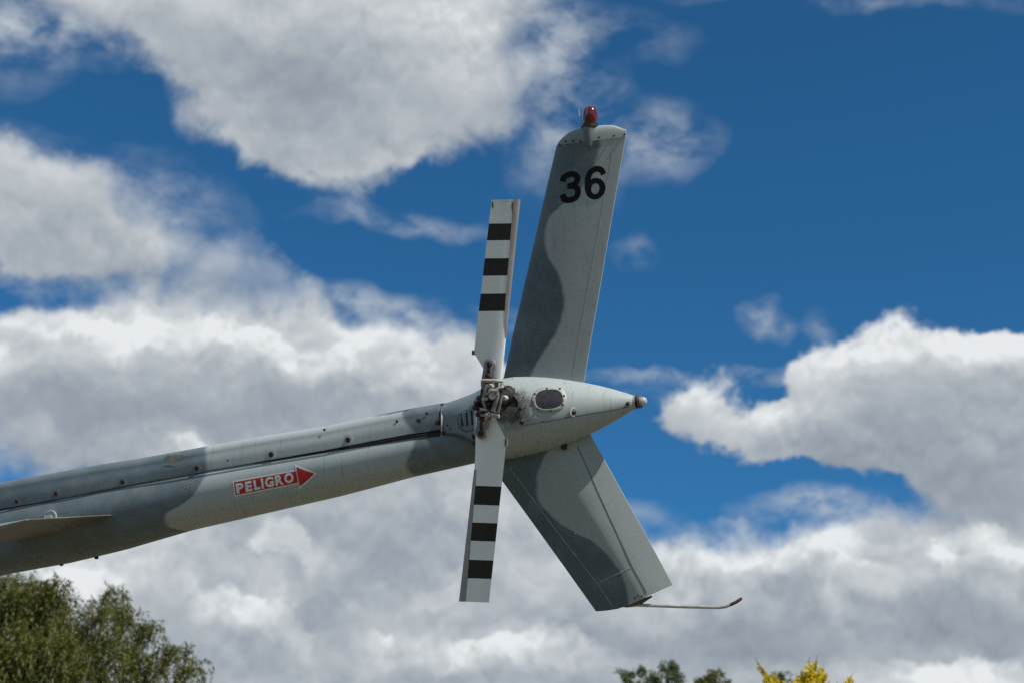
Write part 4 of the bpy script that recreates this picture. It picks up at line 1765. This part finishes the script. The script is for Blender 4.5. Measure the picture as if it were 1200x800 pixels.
for side in (-1, 1):
    q = MB()
    q.loft([[Vector((mx + c_, side * d, mz + 1.2 + z_)) for c_, z_ in ((-.16, 0), (-.1, .018), (.02, .02), (.16, .002), (.02, -.008), (-.1, -.01))] for d in (.1, 1.5, 3.2, 4.9)])
    q.build('main_rotor_blade', m_num, heli)
    q = MB()
    q.tube([(xb - 3.1, side * .95, mz - 1.15), (xb - 3.0, side * .95, mz - 1.30), (xb - 2.8, side * .95, mz - 1.32), (xb - .9, side * .95, mz - .90)], .04, 12)
    for xx in (xb - 2.6, xb - 1.4):
        cz = mz - 1.27 + (xx - xb + 2.8) * .22
        q.tube([(xx, side * .95, cz), (xx, side * .75, cz + .35), (xx, side * .2, cz + .62)], .03, 10)
    q.build('landing_skid', m_dull, heli)
# ------------------------------------------------------------------ ground and stand
m_ground, t_, b_ = mat('dry_park_ground')
ob = t_.n('ShaderNodeTexCoord').outputs['Object']
g1 = t_.noise(ob, .35, 6, .6)
g2 = t_.noise(ob, 6.0, 6, .65)
c = t_.mix(t_.ramp(g1, .42, .6), (.15, .115, .075, 1), (.075, .080, .032, 1))
c = t_.v('SCALE', c, scale=t_.ramp(g2, .25, .75, .7, 1.25))
t_.set(b_.inputs['Base Color'], c)
b_.inputs['Roughness'].default_value = .95
bp = t_.n('ShaderNodeBump', ins={'Strength': .6, 'Distance': .03})
t_.set(bp.inputs['Height'], g2)
t_.set(b_.inputs['Normal'], bp)
v, f = [(0, 0, 0)], []
NR = 48
for r_ in (10, 40, 150, 600, 3000):
    for k in range(NR):
        a = 2 * math.pi * k / NR
        v.append((r_ * math.cos(a), r_ * math.sin(a), 0))
for k in range(NR):
    f.append((0, 1 + k, 1 + (k + 1) % NR))
for j in range(4):
    for k in range(NR):
        a, b = 1 + j * NR + k, 1 + j * NR + (k + 1) % NR
        f.append((a, a + NR, b + NR, b))
gnd = mk('ground', v, f, m_ground, None, False)
tag(gnd, kind='structure')

belly = ROOTM @ Vector((mx - .1, 0, mz - .45))
q = MB()
q.tube([(belly.x, belly.y, .30), (belly.x, belly.y, belly.z)], .16, 24)
pd = bpy.data.objects.new('stand', None)
COL.objects.link(pd)
tag(pd, 'steel post on a concrete base carrying the helicopter', 'stand')
m_conc = simple('concrete', (.34, .33, .30), .9, var=.2, scale=5, bump=.4)
q.build('post', simple('post_paint', (.30, .31, .31), .5, var=.1), pd)
q = MB()
q.box((belly.x, belly.y, .155), 1.6, 1.6, .30)
q.build('base', m_conc, pd, smooth=False)


# ------------------------------------------------------------------ trees
def leaf_material(name, cols, rough=.55, trans=.35):
    m_, t, bs = mat(name)
    tcn = t.n('ShaderNodeTexCoord')
    gi_ = t.n('ShaderNodeNewGeometry')
    nz = t.noise(tcn.outputs['Object'], .9, 3, .6)
    f = t.m('MULTIPLY_ADD', gi_.outputs['Random Per Island'], .55, t.m('MULTIPLY', nz, .5))
    cr_ = t.n('ShaderNodeValToRGB')
    t.set(cr_.inputs[0], f)
    e = cr_.color_ramp.elements
    e[0].position, e[0].color = .15, (*cols[0], 1)
    e[1].position, e[1].color = .85, (*cols[-1], 1)
    for k, cc in enumerate(cols[1:-1]):
        x = e.new(.15 + .7 * (k + 1) / (len(cols) - 1))
        x.color = (*cc, 1)
    t.set(bs.inputs['Base Color'], cr_.outputs[0])
    bs.inputs['Roughness'].default_value = rough
    bs.inputs['Specular IOR Level'].default_value = .3
    tr = t.n('ShaderNodeBsdfTranslucent')
    t.set(tr.inputs[0], t.v('MULTIPLY', cr_.outputs[0], (1.5, 1.6, .7)))
    ms = t.n('ShaderNodeMixShader', ins={0: trans})
    t.t.links.new(bs.outputs[0], ms.inputs[1])
    t.t.links.new(tr.outputs[0], ms.inputs[2])
    out = [n_ for n_ in m_.node_tree.nodes if n_.type == 'OUTPUT_MATERIAL'][0]
    t.t.links.new(ms.outputs[0], out.inputs[0])
    return m_


m_bark = simple('grey_brown_bark', (.11, .085, .06), .9, var=.4, scale=8, bump=.8)
m_leaf = leaf_material('pepper_leaves', [(.030, .045, .010), (.070, .084, .016), (.115, .120, .024), (.18, .165, .055)])
m_leaf2 = leaf_material('far_leaves', [(.035, .055, .020), (.070, .095, .030), (.115, .135, .045)])
m_flower = leaf_material('broom_flowers', [(.16, .17, .02), (.50, .36, .010), (.70, .52, .012), (.82, .66, .05)], trans=.3)
m_twig = simple('broom_twigs', (.14, .13, .05), .8, var=.4, scale=20)


def leaves_mesh(name, P, Dv, length, width, m_, parent, rng, fold=True):
    """one rhombic leaf at each point P along direction Dv"""
    n = len(P)
    Dv = Dv / np.linalg.norm(Dv, axis=1, keepdims=True)
    rnd = rng.normal(size=(n, 3))
    S = np.cross(Dv, rnd)
    S /= np.linalg.norm(S, axis=1, keepdims=True) + 1e-9
    ln = length * rng.uniform(.6, 1.25, (n, 1))
    wd = width * rng.uniform(.7, 1.3, (n, 1))
    V = np.empty((n, 4, 3), np.float32)
    V[:, 0] = P
    V[:, 1] = P + Dv * ln * .45 + S * wd
    V[:, 2] = P + Dv * ln
    V[:, 3] = P + Dv * ln * .45 - S * wd
    me = bpy.data.meshes.new(name)
    me.vertices.add(n * 4)
    me.vertices.foreach_set('co', V.reshape(-1))
    me.loops.add(n * 4)
    me.loops.foreach_set('vertex_index', np.arange(n * 4, dtype=np.int32))
    me.polygons.add(n)
    me.polygons.foreach_set('loop_start', np.arange(0, n * 4, 4, dtype=np.int32))
    me.polygons.foreach_set('loop_total', np.full(n, 4, np.int32))
    me.materials.append(m_)
    me.update()
    o = bpy.data.objects.new(name, me)
    COL.objects.link(o)
    o.parent = parent
    return o


def W3(px, py, dist):
    """world point on the sight line at a horizontal distance from the camera"""
    d = ray(px, py)
    return CAM + d * (dist / math.hypot(d.x, d.y))


def tree(name, label, cat, group, cx, dist, clumps, strands_per_m2, leaf_n, leaf, strand_len, m_l, seed, droop=1.0, trunk_r=.16, crown_z=None, extra=()):
    rng = np.random.default_rng(seed)
    rr = random.Random(seed)
    base = W3(cx, 400, dist)
    base.z = 0
    root = bpy.data.objects.new(name, None)
    root.location = base
    COL.objects.link(root)
    tag(root, label, cat, group)
    ppm = FPX / dist
    cl = []
    for (px, py, r_px, dd) in clumps:
        c = W3(px, py, dist + dd) - base
        cl.append((c, r_px / ppm))
    lowest = min(c.z for c, _ in cl)
    fork = Vector((rr.uniform(-.2, .2), rr.uniform(-.2, .2), lowest * .42))
    tb = MB()
    tb.tube([(0, 0, -.05), (trunk_r * .3, 0, fork.z * .5), fork], [trunk_r * 1.35, trunk_r * 1.05, trunk_r * .9], 12)
    brs = MB()
    Ps, Ds = [], []
    for c, r_ in cl:
        # limb from the fork to the clump, bowed
        mid1 = fork.lerp(c, .35) + Vector((rr.uniform(-.25, .25), rr.uniform(-.25, .25), .25))
        mid2 = fork.lerp(c, .7) + Vector((rr.uniform(-.3, .3), rr.uniform(-.3, .3), .2))
        brs.tube([fork - Vector((0, 0, .1)), mid1, mid2, c], [trunk_r * .42, trunk_r * .25, trunk_r * .12, trunk_r * .035], 6, caps=False)
        ns = max(6, int(strands_per_m2 * r_ * r_ * 4))
        nsub = max(3, int(4 + r_ * 6))
        subs = []
        for k in range(nsub):
            d = Vector(rng.normal(size=3))
            d.normalize()
            d.z = abs(d.z) * .9 + .05
            e = c + d * r_ * rr.uniform(.6, 1.02)
            brs.tube([c - (c - mid2) * rr.uniform(0, .5), c.lerp(e, .5) + Vector((0, 0, .06)), e], [trunk_r * .045, trunk_r * .032, trunk_r * .014], 4, caps=False)
            subs.append(e)
        for k in range(ns):
            e = subs[rr.randrange(nsub)]
            t0 = rr.uniform(.15, 1.0)
            s0 = c.lerp(e, t0) + Vector(rng.normal(size=3)) * r_ * .20
            out = (s0 - c)
            out.z *= .3
            if out.length > 1e-3:
                out.normalize()
            ll = strand_len * rr.uniform(.4, 1.2)
            m_n = leaf_n
            t = np.linspace(0, 1, m_n)[:, None]
            sway = rng.normal(size=3) * .10
            o3 = np.array(out) * ll * .42 + sway * ll
            up0 = rr.uniform(.05, .30) * ll
            pts = np.array(s0)[None] + t * o3[None] + np.concatenate([np.zeros((m_n, 2)), up0 * np.sin(t * 2.2) - droop * ll * t ** 1.7], 1)
            pts += rng.normal(size=pts.shape) * .018
            dv = np.gradient(pts, axis=0)
            dv /= np.linalg.norm(dv, axis=1, keepdims=True) + 1e-9
            dv = dv + rng.normal(size=dv.shape) * .55
            dv[:, 2] -= .35 * droop
            Ps.append(pts)
            Ds.append(dv)
    tb.build('trunk', m_bark, root)
    brs.build('limbs', m_bark, root)
    P = np.concatenate(Ps)
    Dv = np.concatenate(Ds)
    leaves_mesh('crown', P, Dv, leaf[0], leaf[1], m_l, root, rng)
    return root


left_clumps = [(15, 695, 30, .3), (48, 696, 24, 0), (22, 712, 34, 0), (-25, 702, 45, .6), (68, 703, 30, -.4), (52, 722, 30, .5), (128, 700, 20, .2), (112, 722, 22, -.5), (150, 728, 25, 0), (178, 748, 24, .3),
               (205, 770, 22, -.2), (223, 792, 20, .1), (92, 752, 30, .6), (60, 765, 38, -.7), (20, 770, 48, -.5), (140, 770, 32, -.4), (170, 795, 30, .4), (100, 800, 36, -.8),
               (-60, 740, 60, .2), (-120, 720, 60, 0), (-110, 800, 75, .4), (-30, 830, 70, -.8), (50, 850, 60, 0), (140, 850, 55, .3), (210, 840, 40, -.3), (240, 880, 40, 0),
               (-200, 780, 60, .2), (-190, 860, 70, 0), (0, 800, 50, 1.0), (80, 780, 45, 1.2), (30, 740, 36, 1.0), (245, 835, 18, 0), (0, 920, 80, 0), (120, 930, 70, .3), (-110, 920, 80, .2), (-170, 960, 80, 0), (60, 1000, 90, .4), (190, 960, 60, -.4), (-60, 1010, 90, -.3)]
tree('pepper_tree', 'broad feathery green tree with drooping sprays at the lower left below the boom', 'tree', None, 0, 24.0, left_clumps, 104, 26, (.085, .011), .62, m_leaf, 11,
     trunk_r=.24)
tree('slender_tree', 'dark green tree top with three spiky tufts right of the lower fin', 'tree', 'slender trees beyond', 762, 37.0,
     [(733, 795, 9, 0), (745, 805, 12, .3), (757, 790, 8, 0), (770, 800, 12, .4), (783, 788, 12, 0), (790, 800, 11, -.2), (750, 830, 30, 0), (785, 835, 28, .5), (720, 845, 24, -.4), (760, 880, 40, 0), (800, 890, 30, 0), (730, 920, 36, .3), (775, 950, 40, -.3), (745, 990, 34, 0), (790, 1000, 30, .2)],
     150, 20, (.085, .013), .34, m_leaf2, 21, droop=.25, trunk_r=.16)
tree('slender_tree', 'small olive green tree tip midway between the dark tufts and the yellow bush', 'tree', 'slender trees beyond', 836, 34.0,
     [(838, 794, 8, 0), (826, 800, 9, .2), (818, 808, 10, 0), (843, 806, 10, 0), (830, 830, 26, 0), (850, 850, 26, 0), (835, 880, 34, 0), (848, 930, 32, .2), (825, 960, 30, -.2), (840, 1000, 28, 0)],
     150, 20, (.09, .015), .40, m_leaf, 22, droop=.3, trunk_r=.14)
tree('slender_tree', 'faint green twig top showing between the two yellow flowering shoots', 'tree', 'slender trees beyond', 914, 32.0,
     [(913, 793, 5, 0), (910, 803, 9, 0), (918, 815, 14, 0), (912, 850, 26, 0), (925, 880, 30, 0), (908, 930, 30, .2), (922, 980, 30, -.2)],
     150, 20, (.08, .013), .34, m_leaf2, 23, droop=.25, trunk_r=.12)

# yellow flowering broom
BD = 15.0
root = bpy.data.objects.new('broom_bush', None)
bb = W3(940, 400, BD)
bb.z = 0
root.location = bb
COL.objects.link(root)
tag(root, 'tall bush with spiky shoots of yellow flowers at the bottom edge right of centre', 'bush')
rng = np.random.default_rng(5)
rr = random.Random(5)
tw = MB()
Ps, Ds = [], []
shoots = [((905, 805), (884.5, 769.5), 1), ((910, 810), (893, 783), 1), ((915, 806), (903, 786), 1), ((900, 812), (897, 792), 1), ((915, 815), (909, 793), 1),
          ((940, 806), (932, 788), 1), ((945, 804), (943, 779), 1), ((950, 803), (948.5, 768.5), 1), ((953, 803), (957.5, 767), 1), ((957, 804), (965, 778), 1),
          ((950, 806), (955, 783), 1), ((945, 808), (938, 785), 1), ((960, 806), (969, 787), 1), ((955, 808), (961, 783), 1), ((948, 806), (951, 779), 1),
          ((965, 812), (972, 797), 1), ((930, 812), (930, 795), 1), ((990, 812), (999.5, 788.5), 1), ((985, 816), (993, 796), 1), ((975, 815), (981, 799), 1), ((880, 820), (878, 803), 1),
          ((925, 820), (922, 797), 1)]
for (a, b, w) in shoots:
    dd = rr.uniform(-.25, .25)
    A, B = W3(*a, BD + dd) - bb, W3(*b, BD + dd + rr.uniform(-.1, .1)) - bb
    st0 = Vector((A.x * .35, A.y * .35, A.z * .55))
    root0 = Vector((A.x * .08, A.y * .08, -.02))
    tw.tube([root0, st0, A, A.lerp(B, .5), B], [.020, .013, .007, .005, .0022], 5, caps=False)
    nside = 9
    for k in range(nside):
        t = k / nside
        s0 = A.lerp(B, t * .8 - .1)
        dirn = ((B - A).normalized() + Vector((rr.uniform(-.55, .55), rr.uniform(-.55, .55), .1))).normalized()
        e = s0 + dirn * (B - A).length * rr.uniform(.14, .30) * (1 - .6 * t)
        tw.tube([s0, e], [.0035, .0018], 4, caps=False)
        m_n = 18
        tt = rng.uniform(0, .92, (m_n, 1))
        Ps.append(np.array(s0)[None] + tt * np.array(e - s0)[None] + rng.normal(size=(m_n, 3)) * .010)
        Ds.append(rng.normal(size=(m_n, 3)) + np.array(dirn)[None] * .6)
    m_n = 80
    tt = rng.uniform(-.1, .78, (m_n, 1)) ** 1.0
    Ps.append(np.array(A)[None] + tt * np.array(B - A)[None] + rng.normal(size=(m_n, 3)) * .008)
    Ds.append(rng.normal(size=(m_n, 3)) + np.array((0, 0, .5))[None])
# fuller body below the frame
for k in range(60):
    a = rr.uniform(0, 2 * math.pi)
    rad = rr.uniform(.1, .85)
    top = Vector((math.cos(a) * rad, math.sin(a) * rad * .7, rr.uniform(2.6, 4.0) - rad * .4))
    tw.tube([(top.x * .1, top.y * .1, 0), (top.x * .5, top.y * .5, top.z * .55), top], [.018, .011, .003], 4, caps=False)
    m_n = 260
    tt = rng.uniform(.15, 1.0, (m_n, 1))
    Ps.append(np.array((top.x * .1, top.y * .1, 0))[None] + tt * (np.array(top) - np.array((top.x * .1, top.y * .1, 0)))[None] + rng.normal(size=(m_n, 3)) * .05)
    Ds.append(rng.normal(size=(m_n, 3)))
tw.build('stems', m_twig, root)
leaves_mesh('blossom', np.concatenate(Ps), np.concatenate(Ds), .026, .0085, m_flower, root, rng)
